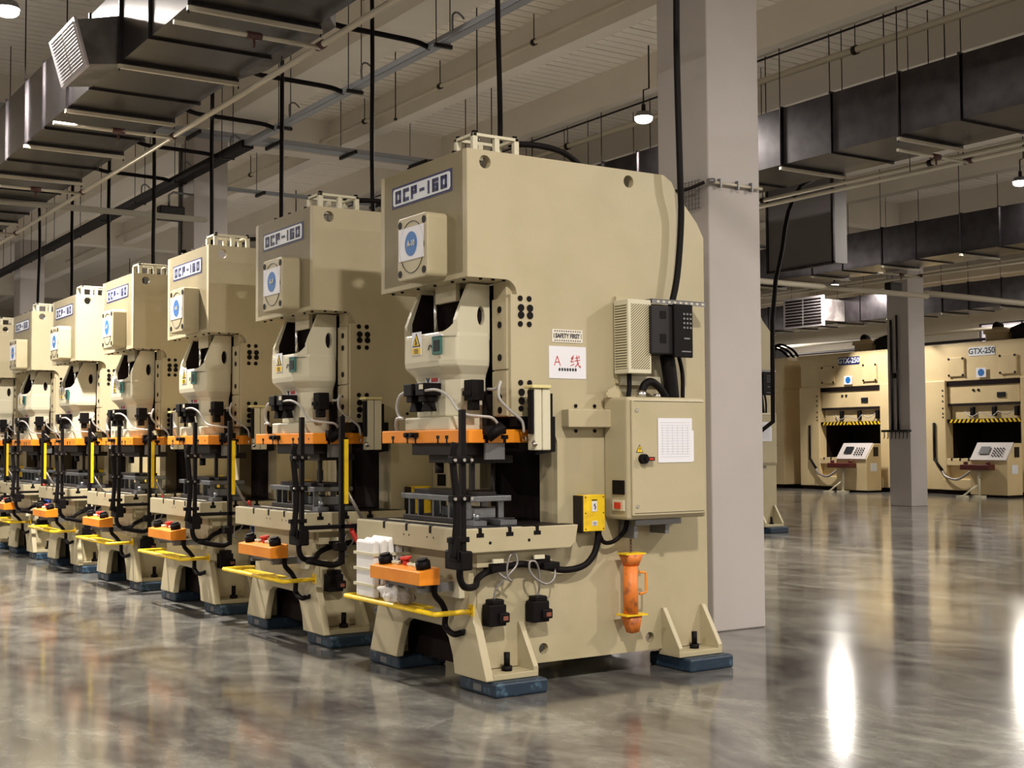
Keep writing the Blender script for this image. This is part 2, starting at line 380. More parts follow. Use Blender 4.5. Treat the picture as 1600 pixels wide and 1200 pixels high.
    for sgn, base in ((-1, 0), (1, W)):
        for x0, x1 in ((0, .38), (1.49, 1.865)):
            Y = lambda d: base+sgn*d
            ft = G().box(max(x0, .056)+.001, x1-.001, min(Y(-.03), Y(.18)), max(Y(-.03), Y(.18)), .09, .125)
            for xa in ((x1-.035,) if x0 == 0 else (x0, x1-.035)):
                ft.prism([(Y(-.001), .40), (Y(.018), .40), (Y(.179), .15), (Y(.179), .10), (Y(-.001), .10)], 'x', xa, xa+.035)
            f = obj('foot', ft, CREAM, P, bev=.004)
            xc = (x0+x1)/2+.02
            obj('levelling_bolt', G().cyl((xc, Y(.09), .12), (xc, Y(.09), .155), .034, 6).cyl((xc, Y(.09), .15), (xc, Y(.09), .235), .019, 10), BLACK, f)
            px0, px1 = (.03, .40) if x0 == 0 else (1.52, 1.90)
            ya, yb = sorted((Y(-.17), Y(.25)))
            pd = obj('mounting_pad', G().box(px0, px1, ya, yb, 0, .088), BLUE, P, bev=.014)
            if x0 == 0: obj('pad_label', G().box(px0-.003, px0, (ya+yb)/2-.05, (ya+yb)/2+.04, .02, .06), GREYM, pd)
    # bolster
    def bolster():
        b = [( -.12, .845), (.66, .845), (.70, .88), (.72, .985), (-.12, .985)]
        o = obj('bolster', G().prism(b, 'y', -.13, 1.27), CREAM, P, bev=.005)
        obj('bolster_top', G().box(-.09, .70, -.10, 1.24, .985, .989), DARK, o)
        ln = G().box(-.118, -.092, -.12, 1.25, .9855, .9885).box(-.118, .3, -.125, -.108, .9855, .9885).box(.03, .05, .15, 1.1, .989, .992)
        obj('edge_line', ln, CREAM2, o)
        sl = G()
        for y in (.26, .565, .87): sl.box(-.1215, -.1, y-.014, y+.014, .945, .9895).box(-.1, .66, y-.012, y+.012, .986, .9905)
        for x in (.0, .21, .41): sl.box(x-.012, x+.012, -.1315, -.11, .955, .9895).box(x-.026, x+.026, -.1315, -.11, .935, .96)
        obj('t_slot', sl, BLACK, o)
        dd = G()
        for x, z in ((.07, .90), (.35, .905)): dd.cyl((x, -.1315, z), (x, -.12, z), .010, 8)
        for y in (.22, .30, .53, .60): dd.cyl((-.1215, y, .92), (-.11, y, .92), .006, 6)
        obj('dowel_hole', dd, BLACK, o)
        obj('bolster_riser', G().prism([(.02, .845), (.60, .845), (.60, .80), (.54, .75), (.02, .75)], 'y', -.06, 1.20), CREAM, o)
    bolster()
    # slide: base flange, neck and bulge, horns
    def sec(x0, x1, yf, yb, z, b=.07): return [(x1, CY-yb, z), (x0+b, CY-yb, z), (x0, CY-yf, z), (x0, CY+yf, z), (x0+b, CY+yb, z), (x1, CY+yb, z)]
    sl = G()
    sl.loft([sec(.03, .30, .29, .31, 1.575, .02), sec(.03, .30, .29, .31, 1.665, .02)])
    sl.loft([sec(.07, .30, .17, .29, 1.665, .05), sec(.07, .30, .17, .29, 1.90, .05), sec(.05, .30, .175, .30, 1.93, .06), sec(.0, .30, .215, .335, 1.985, .06), sec(-.005, .30, .215, .34, 2.02, .06), sec(-.005, .30, .215, .34, 2.17, .06), sec(.0, .30, .215, .335, 2.20, .06)])
    slide = obj('slide', sl, CREAM2, P, bev=.012)
    for yc, sg in ((CY-.335, 1), (CY+.335, -1)):
        hp = [(.052, 2.19), (.052, 2.27), (.075, 2.33), (.15, 2.50), (.30, 2.50), (.30, 2.15), (.06, 2.15)]
        obj('slide_horn', G().plate(hp, [circle(.235, 2.30, .028, 14, .062)], 'y', yc, yc+sg*.035), CREAM2, slide)
        secs = []
        for t in (0, .2, .4, .6, .8, 1):
            x = -.005+.06*t; y = CY-sg*(.215+.125*t); zt = 2.195+.08*t**2
            secs.append([(x, y, 2.16), (x+.03, y+sg*.02, 2.16), (x+.03, y+sg*.02, zt), (x, y, zt)])
        obj('horn_wall', G().loft(secs), CREAM2, slide)
        obj('cavity_shade', G().box(.07, .28, min(yc+sg*.037, yc+sg*.04), max(yc+sg*.037, yc+sg*.04), 2.19, 2.21).prism([(.09, 2.2), (.09, 2.29), (.16, 2.49), (.29, 2.49), (.29, 2.2)], 'y', yc+sg*.036, yc+sg*.04), VOID, slide)  # near-black plates, shade of the unlit cavity walls put into colour
    obj('cavity_back_shade', G().box(.27, .295, CY-.30, CY+.30, 2.19, 2.5), VOID, slide)  # black backing added so the cavity reads as shaded
    obj('connecting_screw', G().cyl((.17, CY+.12, 2.19), (.17, CY+.12, 2.5), .016), CHROME, slide)
    obj('screw_bracket', G().box(.12, .15, CY-.22, CY+.04, 2.40, 2.51), CREAM, P)
    # orange slide plate
    sp = obj('slide_plate', G().prism([(.0, .0), (.33, .0), (.46, .03), (.46, 1.10), (.33, W), (0, W)], 'z', 1.497, 1.58), ORANGE, P, bev=.006)
    ts = G()
    for y in (.26, .37, .66, .77, .97): ts.box(-.0015, .02, y-.009, y+.009, 1.496, 1.53).box(-.0015, .02, y-.019, y+.019, 1.525, 1.545)
    for x in (.13, .26): ts.box(x-.011, x+.011, -.0015, .02, 1.496, 1.525).box(x-.026, x+.026, -.0015, .02, 1.52, 1.545)
    ts.cyl((-.0015, .08, 1.535), (.01, .08, 1.535), .008)
    obj('t_slot', ts, BLACK, sp)
    obj('clamp', G().box(-.03, 0, .62, .75, 1.535, 1.565).cyl((-.03, .65, 1.55), (-.05, .65, 1.55), .016).cyl((-.03, .72, 1.55), (-.05, .72, 1.55), .016), BLACK, sp)
    obj('cable_clamp', G().box(.10, .24, -.05, 0, 1.55, 1.60).cyl((.12, -.03, 1.53), (.21, -.06, 1.60), .034), BLACK, sp)
    # upper die block and the dark guide block behind the gib
    obj('upper_die', G().box(.05, .33, .10, .80, 1.42, 1.497).box(.12, .42, .15, .70, 1.37, 1.42).box(.14, .17, .2, .23, 1.2, 1.4), DARK, P, bev=.004)
    obj('upper_die_pin', G().cyl((.20, .7, 1.37), (.20, .7, 1.30), .03).cyl((.3, .2, 1.37), (.3, .2, 1.10), .012), DARK, P)
    obj('die_plate', G().box(.14, .28, .03, .05, 1.395, 1.497), GREYM, P)
    obj('guide_block', G().prism([(.33, 1.66), (.62, 1.66), (.62, 1.5), (.62, 1.44), (.47, 1.42), (.47, 1.60), (.33, 1.60)], 'y', -.03, .05), BLACK, P)
    # counter, warning sticker, brand sticker
    c = obj('counter', G().box(-.02, -.005, .30, .41, 2.055, 2.17), GREEN, P, bev=.003)
    obj('counter_screen', G().box(-.023, -.019, .315, .385, 2.075, 2.145), SCREEN, c)
    obj('counter_rim', G().box(-.026, -.004, .29, .42, 2.17, 2.178), WHITE, c)
    obj('counter_lead', G().tube([(-.012, .42, 2.1), (-.012, .45, 2.12), (-.012, .47, 2.09)], .004, 5), INK, P)
    ws = obj('warning_sticker', G().box(-.0085, -.0055, .568, .692, 2.065, 2.215), WHITE, P)
    obj('warning_triangle', G().prism([(.578, 2.12), (.682, 2.12), (.63, 2.208)], 'x', -.0105, -.0085), INK, ws)
    obj('triangle_face', G().prism([(.591, 2.126), (.669, 2.126), (.63, 2.194)], 'x', -.0125, -.0105), YELLOW, ws)
    obj('warning_mark', G().prism([(.62, 2.13), (.645, 2.135), (.63, 2.15), (.642, 2.158), (.626, 2.178), (.630, 2.158), (.617, 2.15)], 'x', -.0145, -.0125), INK, ws)
    obj('sticker_text_field', G().box(-.0105, -.0085, .576, .684, 2.072, 2.112), YELLOW, ws)
    tl = G()
    for z in (2.102, 2.092, 2.081): tl.box(-.0125, -.0105, .605, .655, z-.002, z+.002)
    obj('sticker_line', tl, INK, ws)
    bs = obj('brand_sticker', G().box(.062, .07, .46, .64, 1.875, 1.93), WHITE, P)
    obj('brand_mark', G().prism([(.63, 1.925), (.60, 1.88), (.575, 1.925), (.59, 1.925), (.602, 1.90), (.615, 1.925)], 'x', .058, .062), INK, bs)
    rm = G()
    for i in range(4): rm.box(.058, .062, .475+i*.022, .490+i*.022, 1.89, 1.915)
    obj('brand_letter', rm, REDINK, bs)
    # sensors (die lamps) on the slide and their grey leads
    sn = G()
    for y in (.66, .50): sn.box(-.06, .07, y-.055, y+.055, 1.80, 1.88).box(-.05, .05, y-.035, y+.035, 1.76, 1.80).prism([(y-.055, 1.70), (y+.055, 1.70), (y+.02, 1.77), (y-.02, 1.77)], 'x', -.02, .04)
    obj('limit_switch', sn, BLACK, P, bev=.006)
    sr = G().box(.10, .19, .12, .22, 1.76, 1.89).box(.08, .22, .13, .21, 1.79, 1.82).box(.11, .17, .14, .2, 1.70, 1.76).box(.22, .27, .16, .20, 1.6, 1.8)
    obj('limit_switch', sr, BLACK, P, bev=.006)
    obj('switch_tag', G().box(-.064, -.06, .455, .50, 1.84, 1.87), CREAM2, P)
    obj('sensor_lead', G().tube([(-.02, .76, 1.83), (-.02, .83, 1.81), (-.02, .87, 1.76), (-.02, .87, 1.71), (-.02, .83, 1.665), (-.02, .79, 1.66), (-.02, .87, 1.66), (0, .93, 1.62), (.02, .95, 1.58)], .011, 8), GHOSE, P)
    obj('sensor_lead', G().tube([(-.05, .44, 1.83), (-.03, .33, 1.83), (0, .24, 1.79), (.03, .17, 1.70), (.06, .10, 1.67), (.13, .05, 1.66), (.19, .03, 1.65), (.23, .03, 1.61), (.22, .03, 1.57)], .009, 8), GHOSE, P)
    obj('sensor_lead', G().tube([(.2, .1, 1.83), (.2, .0, 1.83), (.20, -.05, 1.87), (.18, -.06, 1.82), (.19, -.06, 1.76), (.27, -.06, 1.69), (.35, -.06, 1.63), (.37, -.05, 1.56)], .009, 8), GHOSE, P)
    # light curtain column (cream with yellow cap) beside the slide
    lc = obj('light_curtain', G().box(.37, .425, -.17, -.09, 1.45, 1.83).box(.43, .49, -.17, -.09, 1.45, 1.83), CREAM2, P, bev=.008)
    obj('curtain_cap', G().box(.345, .485, -.185, -.08, 1.83, 1.85), mat('pale_yellow_plastic', (.66, .58, .27), .4), lc, bev=.004)
    obj('curtain_mount', G().box(.495, .525, -.14, -.02, 1.46, 1.80).box(.352, .368, -.165, -.12, 1.55, 1.82), BLACK, lc)
    obj('curtain_knob', G().cyl((.335, -.1, 1.52), (.345, -.1, 1.52), .018).cyl((.36, -.17, 1.5), (.36, -.19, 1.48), .014), CHROME, lc)
    # front corner posts on the bolster
    ps = G().box(-.245, -.215, -.33, -.29, .80, 1.69)
    ps.tube([(-.29, -.33, 1.50), (-.30, -.32, 1.40), (-.28, -.33, 1.15), (-.29, -.33, .95), (-.31, -.33, .84)], .022, 6, 2)
    ps.box(-.32, -.20, -.35, -.30, 1.16, 1.20).box(-.32, -.20, -.35, -.30, 1.38, 1.42).box(-.33, -.2, -.34, -.3, .93, .96)
    po = obj('sensor_post', ps, BLACK, P, bev=.003)
    obj('post_bracket', G().box(-.27, -.19, -.36, -.17, .77, .88).box(-.29, -.27, -.35, -.24, .82, .96).box(-.2, -.12, -.2, -.14, .80, .86), BLACK, P, bev=.01)
    kn = G()
    for x in (-.31, -.25, -.20):
        for z in (1.40, 1.18): kn.cyl((x, -.355, z), (x, -.37, z), .010, 8)
    obj('post_screw', kn, CHROME, po)
    obj('post_hose', G().tube([(-.24, -.31, .86), (-.25, -.31, .74), (-.20, -.28, .67), (-.08, -.2, .66), (.0, -.10, .69), (.09, -.06, .72), (.20, -.06, .74), (.34, -.06, .755), (.5, -.06, .73), (.66, -.06, .70), (.80, -.06, .715), (.88, -.06, .77), (.92, -.06, .85), (.93, -.06, .94)], .021, 8), HOSE, P)
    # two-hand control box on bracket
    ct = [(.02, .0), (.0, .0)]
    cb = obj('control_box', G().loft([[(-.33, .02, .655), (-.19, .02, .655), (-.19, .66, .655), (-.33, .66, .655)], [(-.33, .02, .735), (-.19, .02, .757), (-.19, .66, .757), (-.33, .66, .735)]]), ORANGE, P, bev=.004)
    for y in (.10, .58): obj('palm_button', G().cyl((-.255, y, .740), (-.265, y, .795), .045, 14).cyl((-.265, y, .795), (-.268, y, .808), .034, 14), BLACK, cb)
    obj('emergency_stop', G().cyl((-.23, .37, .74), (-.23, .37, .79), .02).cyl((-.23, .37, .785), (-.232, .37, .80), .036), RED, cb)
    sb = G()
    for y in (.18, .24, .30, .44, .50): sb.cyl((-.24, y, .745), (-.245, y, .768), .016, 8)
    obj('push_button', sb, CREAM2, cb); obj('selector_switch', G().cyl((-.21, .24, .745), (-.21, .24, .785), .016).cyl((-.21, .47, .745), (-.21, .47, .785), .018), BLACK, cb)
    obj('control_bracket', G().box(-.27, 0, .52, .56, .60, .652).box(-.27, 0, .12, .16, .60, .652).box(-.27, -.23, .12, .56, .625, .652), GREYM, P)
    obj('control_base', G().box(-.04, 0, .05, .36, .56, .66), CREAM2, P, bev=.004)
    obj('control_hose', G().tube([(-.18, .10, .65), (-.18, .10, .59), (-.12, .12, .53), (-.06, .18, .46), (-.05, .20, .38), (-.04, .12, .34), (-.01, .06, .355), (0, .05, .355)], .019, 8), HOSE, P)
    # yellow foot rail
    fr_ = G().tube([(0, -.03, .49), (-.10, -.04, .49), (-.255, -.04, .49), (-.26, .55, .49), (-.26, 1.15, .49), (-.1, 1.15, .49), (0, 1.15, .49)], .016, 8, 1)
    fr_.box(-.17, -.10, .25, .95, .485, .497).box(-.235, -.2, .25, .95, .485, .497).box(-.006, 0, -.06, .0, .46, .53)
    obj('guard_rail', fr_, YELLOW, P)
    # cream bridge over side, yellow control box
    obj('cover_strip', G().box(.69, 1.085, -.08, 0, 1.593, 1.706), CREAM, P, bev=.005)
    cs = G()
    for x in (.80, .95):
        for z in (1.73, 1.57): cs.cyl((x, 0, z), (x, -.008, z), .012, 8)
    obj('bolt', cs, BLACK, P)
    yb = obj('clutch_box', G().box(.785, .955, -.10, -.02, .935, 1.165), YELLOW, P, bev=.004)
    obj('box_backing', G().box(.775, .80, -.095, 0, .925, 1.16).box(.80, .94, -.02, 0, .93, 1.16), DARK, yb)
    y2 = G()
    for x in (.80, .94):
        for z in (.95, 1.05, 1.15): y2.cyl((x, -.1, z), (x, -.104, z), .004, 6)
    y2.box(.85, .89, -.102, -.10, 1.128, 1.135)
    obj('screw', y2, BLACK, yb)
    ns = obj('notice_label', G().box(.85, .888, -.103, -.10, 1.06, 1.125).box(.85, .89, -.103, -.10, .97, 1.0), WHITE, yb)
    ng = G().prism([(.862, 1.10), (.875, 1.085), (.868, 1.082), (.872, 1.07), (.88, 1.09), (.872, 1.095), (.874, 1.112)], 'y', -.106, -.103)
    for z in (.992, .985, .978): ng.box(.856, .884, -.105, -.103, z-.001, z+.001)
    obj('notice_mark', ng, INK, ns)
    # two hanging limit switches with braided leads
    for x in (.145, .46):
        g = G().box(x-.065, x+.06, -.10, -.015, .395, .525).box(x-.045, x+.045, -.10, -.02, .52, .555).box(x+.0, x+.075, -.115, -.03, .415, .475)
        s_ = obj('hanging_switch', g, BLACK, P, bev=.008)
        obj('switch_mark', G().box(x+.025, x+.06, -.118, -.114, .43, .455), mat('faded_orange_print', (.20, .06, .035), .5), s_)
    obj('valve', G().box(.10, .22, -.10, .0, .72, .77).box(.42, .53, -.1, 0, .74, .80).box(.46, .58, -.13, -.04, .72, .76), BLACK, P, bev=.006)
    obj('valve_tab', G().box(.10, .175, -.115, -.1, .775, .80).box(.40, .475, -.115, -.10, .785, .81), CREAM2, P)
    obj('braided_lead', G().tube([(.14, -.06, .55), (.15, -.07, .62), (.22, -.10, .70), (.28, -.10, .76), (.27, -.10, .82), (.235, -.10, .82), (.21, -.10, .76), (.21, -.10, .69), (.24, -.1, .66), (.17, -.09, .70), (.15, -.08, .74)], .007, 6), SILVER, P)
    obj('braided_lead', G().tube([(.46, -.06, .55), (.46, -.08, .63), (.44, -.1, .72), (.40, -.12, .77), (.36, -.12, .77), (.36, -.12, .72), (.40, -.12, .67), (.48, -.12, .63), (.54, -.12, .66), (.56, -.1, .73)], .007, 6), SILVER, P)
    # electrical cabinet
    cbx = obj('cabinet_body', G().box(1.022, 1.675, -.25, 0, 1.005, 1.785), CREAM, P, bev=.02, seg=3)
    dr = obj('cabinet_door', G().box(1.045, 1.655, -.268, -.25, 1.03, 1.765), CREAM, P, bev=.006)
    obj('door_gap', G().box(1.06, 1.64, -.2695, -.2675, 1.755, 1.758).box(1.06, 1.64, -.2695, -.2675, 1.045, 1.048), DARK, dr)
    obj('door_lock', G().cyl((1.085, -.268, 1.70), (1.085, -.274, 1.70), .013).cyl((1.085, -.268, 1.09), (1.085, -.274, 1.09), .011), CHROME, dr)
    hd = obj('isolator_handle', G().cyl((1.125, -.268, 1.39), (1.125, -.30, 1.39), .032).box(1.12, 1.195, -.31, -.285, 1.378, 1.402), BLACK, dr)
    obj('handle_mark', G().box(1.15, 1.185, -.313, -.31, 1.384, 1.396), RED, hd)
    tr = obj('hazard_triangle', G().prism([(1.075, 1.43), (1.135, 1.43), (1.105, 1.482)], 'y', -.27, -.268), INK, dr)
    obj('triangle_face', G().prism([(1.082, 1.434), (1.128, 1.434), (1.105, 1.474)], 'y', -.271, -.27), YELLOW, tr)
    obj('bolt_mark', G().prism([(1.104, 1.468), (1.098, 1.452), (1.105, 1.453), (1.103, 1.438), (1.112, 1.456), (1.105, 1.456)], 'y', -.272, -.271), INK, tr)
    dp = obj('door_paper', G().box(1.255, 1.54, -.272, -.27, 1.365, 1.65).box(1.27, 1.555, -.2705, -.269, 1.37, 1.57), WHITE, dr)
    pl = G()
    for i in range(14): pl.box(1.275, 1.52, -.273, -.272, 1.40+i*.017, 1.4015+i*.017)
    for i in range(6): pl.box(1.29+i*.042, 1.291+i*.042, -.273, -.272, 1.42, 1.60)
    obj('paper_line', pl, mat('faint_ink', (.42, .42, .50), .6), dp)
    sk = obj('socket', G().box(1.012, 1.022, -.22, -.10, 1.165, 1.255), BLACK, cbx, bev=.003)
    obj('rocker_plate', G().box(1.010, 1.022, -.22, -.10, 1.06, 1.13), CREAM2, cbx, bev=.003)
    obj('rocker_switch', G().box(1.004, 1.010, -.19, -.13, 1.075, 1.115), RED, cbx)
    obj('cabinet_lug', G().prism([(1.0, 1.785), (1.10, 1.785), (1.10, 1.82), (1.06, 1.86), (1.0, 1.83)], 'y', -.08, -.06).cyl((.995, -.07, 1.80), (.985, -.07, 1.80), .02), CREAM, P)
    obj('cabinet_bracket', G().box(1.12, 1.50, -.20, -.16, .965, 1.0).box(1.14, 1.17, -.16, 0, .88, 1.0).box(1.40, 1.43, -.16, 0, .90, 1.0), GREYM, P)
    obj('cabinet_hose', G().tube([(1.13, -.1, 1.0), (1.12, -.08, .92), (1.05, -.06, .86), (.97, -.06, .86), (.93, -.06, .93)], .014, 8), HOSE, P)
    # resistor guard
    rg_ = obj('guard_back', G().box(1.12, 1.22, -.02, 0, 1.88, 2.45), CREAM, P)
    rp = obj('resistor_guard', G().box(1.10, 1.29, -.17, -.02, 1.94, 2.42), CREAM2, P, bev=.004)
    obj('perforated_panel', G().box(1.125, 1.275, -.1725, -.17, 1.97, 2.39).box(1.0975, 1.10, -.155, -.035, 1.97, 2.39), PERF, rp)
    obj('guard_mount', G().box(1.15, 1.50, -.03, 0, 1.87, 1.93), CREAM2, P)
    # inverter
    iv = obj('inverter', G().box(1.27, 1.60, -.20, -.02, 2.07, 2.385), mat('dark_grey_plastic', (.018, .016, .018), .55, spec=.25), P, bev=.008)
    obj('inverter_front', G().box(1.44, 1.60, -.225, -.20, 2.05, 2.40), BLACK, iv, bev=.006)
    ks = G()
    for i in range(4):
        for j in range(3): ks.box(1.515+j*.028, 1.53+j*.028, -.229, -.225, 2.24+i*.03, 2.252+i*.03)
    ks.box(1.52, 1.57, -.229, -.225, 2.17, 2.18); ks.box(1.50, 1.58, -.229, -.225, 2.085, 2.093)
    obj('keypad', ks, GREYM, iv)
    obj('inverter_label', G().box(1.34, 1.39, -.2025, -.20, 2.30, 2.35).box(1.34, 1.39, -.2025, -.20, 2.14, 2.20), BLACK, iv)
    rl = G().box(1.30, 1.76, -.17, -.02, 2.425, 2.432).box(1.30, 1.76, -.17, -.165, 2.40, 2.43)
    obj('slotted_rail', rl, GREYM, P)
    lv = G()
    for i in range(9): lv.box(1.34+i*.048, 1.36+i*.048, -.1725, -.17, 2.408, 2.422)
    obj('rail_slot', lv, CREAM2, P)
    obj('inverter_hose', G().tube([(1.48, -.1, 2.07), (1.50, -.1, 1.95), (1.52, -.1, 1.78)], .05, 10), HOSE, P)
    obj('inverter_hose', G().tube([(1.59, -.09, 2.07), (1.62, -.09, 1.95), (1.62, -.09, 1.78)], .014, 8).tube([(1.16, -.1, 1.94), (1.16, -.1, 1.85), (1.15, -.1, 1.78)], .016, 8), HOSE, P)
    obj('inverter_hose', G().tube([(1.45, -.12, 1.79), (1.40, -.12, 1.85), (1.33, -.12, 1.89), (1.27, -.12, 1.87), (1.24, -.12, 1.79)], .026, 8), HOSE, P)
    obj('hose_gland', G().cyl((1.24, -.12, 1.785), (1.245, -.12, 1.83), .033).cyl((1.35, -.15, 1.785), (1.35, -.15, 1.81), .024), CHROME, P)
    return P
proto = press_proto()
def side_curtain():
    g = G().box(.06, .095, -.35, -.31, .62, 1.70).box(-.25, .3, -.35, -.31, .88, .91).box(.02, .10, -.37, -.30, .72, .78)
    return g
SIDE = {}
def add_side(P):
    if not SIDE:
        a = obj('side_post', side_curtain(), BLACK, P, bev=.003)
        b = obj('curtain_strip', G().box(.085, .115, -.365, -.345, 1.06, 1.53), YELLOW, a)
        c = obj('post_strut', G().tube([(.11, -.33, 1.17), (.27, -.33, .90)], .012, 6, 1), SILVER, P)
        d = obj('post_arm', G().box(.24, .34, -.36, -.2, .84, .90).tube([(-.2, -.33, .66), (.0, -.33, .62), (.08, -.33, .64)], .022, 8), BLACK, P)
        SIDE.update(a=a, b=b, c=c, d=d)
    else:
        a = SIDE['a'].copy(); COL.objects.link(a); a.parent = P
        b = SIDE['b'].copy(); COL.objects.link(b); b.parent = a
        for k in 'cd':
            c = SIDE[k].copy(); COL.objects.link(c); c.parent = P
S = 2.24536
ORD = ['nearest', 'second', 'third', 'fourth', 'fifth', 'sixth', 'seventh', 'eighth', 'ninth']
NUM = ['A-10', 'A-9', 'A-8', 'A-7', 'A-6', 'A-5', 'A-4', 'A-3', 'A-2']
PL = ['large cream stamping press nearest the camera, with white SAFETY FIRST notice on its side',
      'second cream stamping press from the near end of the row, disc label reads A-9',
      'third cream stamping press from the near end, blue air hose coil beside its bed',
      'fourth cream stamping press from the near end of the long row',
      'fifth cream stamping press from the near end, front fully lit',
      'sixth cream stamping press from the near end, beside a red air gun',
      'seventh cream stamping press from the near end, at the left edge of the picture',
      'eighth cream stamping press from the near end, mostly behind the seventh',
      'ninth cream stamping press from the near end, hidden at the far end of the row']
presses = []
def kids(o, n): return [c for c in o.children if c.name.split('.')[0] == n]
for n in range(9):
    P = proto if n == 0 else copy_tree(proto)
    P.location = (0, n*S, 0)
    tag(P, PL[n], 'press', 'OCP-160 stamping presses in the long row')
    presses.append(P)
for n, P in enumerate(presses):
    lb = kids(P, 'paper_label')[0]
    text('label_text', NUM[n], .055, CREAM2, (-.157, .435, 2.755), (0, -1, 0), lb, depth=.001, sx=.9)
    if n: add_side(P)
# notices on the nearest press
P0 = presses[0]
sf = obj('safety_sign', G().box(.62, .858, -.004, 0, 2.133, 2.216), mat('cream_sign', (.70, .66, .58), .5), P0, label='small cream sign with black border dots reading SAFETY FIRST')
text('sign_text', 'SAFETY FIRST', .040, INK, (.739, -.006, 2.174), (1, 0, 0), sf, sx=.80)
dg = G()
for i in range(12):
    for z in (2.205, 2.145): dg.cyl((.642+i*.0178, -.004, z), (.642+i*.0178, -.006, z), .0045, 6)
dg.box(.632, .635, -.006, -.004, 2.16, 2.19); dg.box(.845, .848, -.006, -.004, 2.16, 2.19)
obj('border_dot', dg, INK, sf)
ap = obj('line_sheet', G().box(.595, .884, -.004, 0, 1.903, 2.108), WHITE, P0, label='white paper with a red letter A and a red Chinese character')
def strokes(o, k, segs, w):
    g = G()
    for (x0, z0, x1, z1) in segs:
        d = Vector((x1-x0, z1-z0)).normalized(); q = Vector((-d.y, d.x))*w/2
        g.prism([((x0+q.x)*k+o[0], (z0+q.y)*k+o[1]), ((x1+q.x)*k+o[0], (z1+q.y)*k+o[1]), ((x1-q.x)*k+o[0], (z1-q.y)*k+o[1]), ((x0-q.x)*k+o[0], (z0-q.y)*k+o[1])], 'y', -.006, -.004)
    return g
obj('red_letter', strokes((.635, 1.985), .055, [(0, 0, .42, 1.1), (.42, 1.1, .84, 0), (.16, .4, .68, .4)], .09), REDINK, ap)
obj('red_letter', strokes((.762, 1.975), .07, [(.35, 1.1, .05, .8), (.05, .8, .30, .8), (.32, .95, .02, .5), (.02, .5, .36, .55), (0, .15, .40, .32),
    (.5, .85, 1.0, .92), (.45, .6, 1.05, .70), (.68, 1.1, .78, .35), (.78, .35, 1.08, .0), (1.08, 0, 1.1, .2), (.95, .48, .5, .05), (.88, 1.08, 1.0, .98)], .075), REDINK, ap)
bg = G()
for i in range(7): bg.box(.668+i*.021, .682+i*.021, -.006, -.004, 1.953, 1.968).box(.672+i*.021, .678+i*.021, -.0055, -.004, 1.95, 1.971)
obj('small_character', bg, INK, ap)

# power cables dropping to each press, plus conduits, tray
for n in range(9):
    b = Vector((1.62, n*S-.07, 0)); j = (.02*math.sin(n*2.1), .012*math.cos(n*1.7))
    pts = [b+Vector((-.09, .0, 2.36)), b+Vector((-.02, 0, 2.6)), b+Vector((.01+j[1], 0, 3.0)), b+Vector((-.01, -.03, 3.35)), b+Vector((j[0], 0, 4.2)), b+Vector((j[1], 0, 5.2)), b+Vector((j[0], 0, 6.2)), b+Vector((0, 0, 7.0))]
    c = obj('power_cable', G().tube(pts, .022 if n < 3 else .026, 8, 4), HOSE)
    tag(c, 'black power cable dropping from the ceiling behind the %s press of the row' % ORD[n], 'cable', 'power cables dropping to the presses')
for k in range(6):
    y = 3.15+2.1*k
    pts = [(1.40, y, 5.86), (1.62, y, 5.80), (1.95, y+.02, 5.80), (2.2, y, 5.79), (2.55, y, 5.78), (2.72, y, 5.74)]
    c = obj('flexible_conduit', G().tube(pts, .03, 8, 4), HOSE)
    tag(c, 'black flexible conduit joining the narrow tray, %s from the near end' % ['first', 'second', 'third', 'fourth', 'fifth', 'sixth'][k], 'conduit', 'flexible conduits joining the cable tray')
def tray(name, a, b, ax, lab, rods, wid=.10, hgt=.06, z1=H):
    t = thing(name, lab, 'cable tray', a)
    L_ = b-(a[0] if ax == 'x' else a[1])
    if ax == 'y': g = G().box(-wid/2, wid/2, 0, L_, 0, .004).box(-wid/2, -wid/2+.004, 0, L_, 0, hgt).box(wid/2-.004, wid/2, 0, L_, 0, hgt)
    else: g = G().box(0, L_, -wid/2, wid/2, 0, .004).box(0, L_, -wid/2, -wid/2+.004, 0, hgt).box(0, L_, wid/2-.004, wid/2, 0, hgt)
    obj('tray_channel', g, TRAYM, t)
    d = rods[0]
    while d < L_:
        h = G()
        if ax == 'y': h.box(-wid/2-.05, wid/2+.05, d-.02, d+.02, -.04, 0).cyl((wid/2+.03, d, -.02), (wid/2+.03, d, z1-a[2]), .006, 6).cyl((-wid/2-.03, d, -.02), (-wid/2-.03, d, z1-a[2]), .006, 6)
        else: h.box(d-.02, d+.02, -wid/2-.22, wid/2+.05, -.05, 0).cyl((d, wid/2+.03, -.02), (d, wid/2+.03, z1-a[2]), .006, 6)
        obj('tray_hanger', h, DARK, t); d += rods[1]
    return t
ct = tray('cable_tray', (2.74, -4, 5.72), 30, 'y', 'narrow blue-grey cable tray running along the row beside the columns', (.6, 2.1), .11, .07)
obj('cable_bundle', G().box(-.09, .085, 14.5, 34, -.03, .08), HOSE, ct)
for k in range(9): obj('tray_hook', G().tube([(-.06, 2.4+2.1*k, .05), (-.06, 2.4+2.1*k, .22), (.02, 2.42+2.1*k, .26), (.08, 2.4+2.1*k, .2)], .012, 6, 2), GREYM, ct)
tray('cable_tray', (-1, 11.6, 6.05), 6.4, 'x', 'wide galvanized cable tray crossing the hall above the third press', (.8, 1.25), .30, .07)
tray('cable_tray', (3.6, 14.2, 5.82), 19, 'x', 'thin cable tray crossing the hall behind the second column', (.8, 2.2), .12, .05)

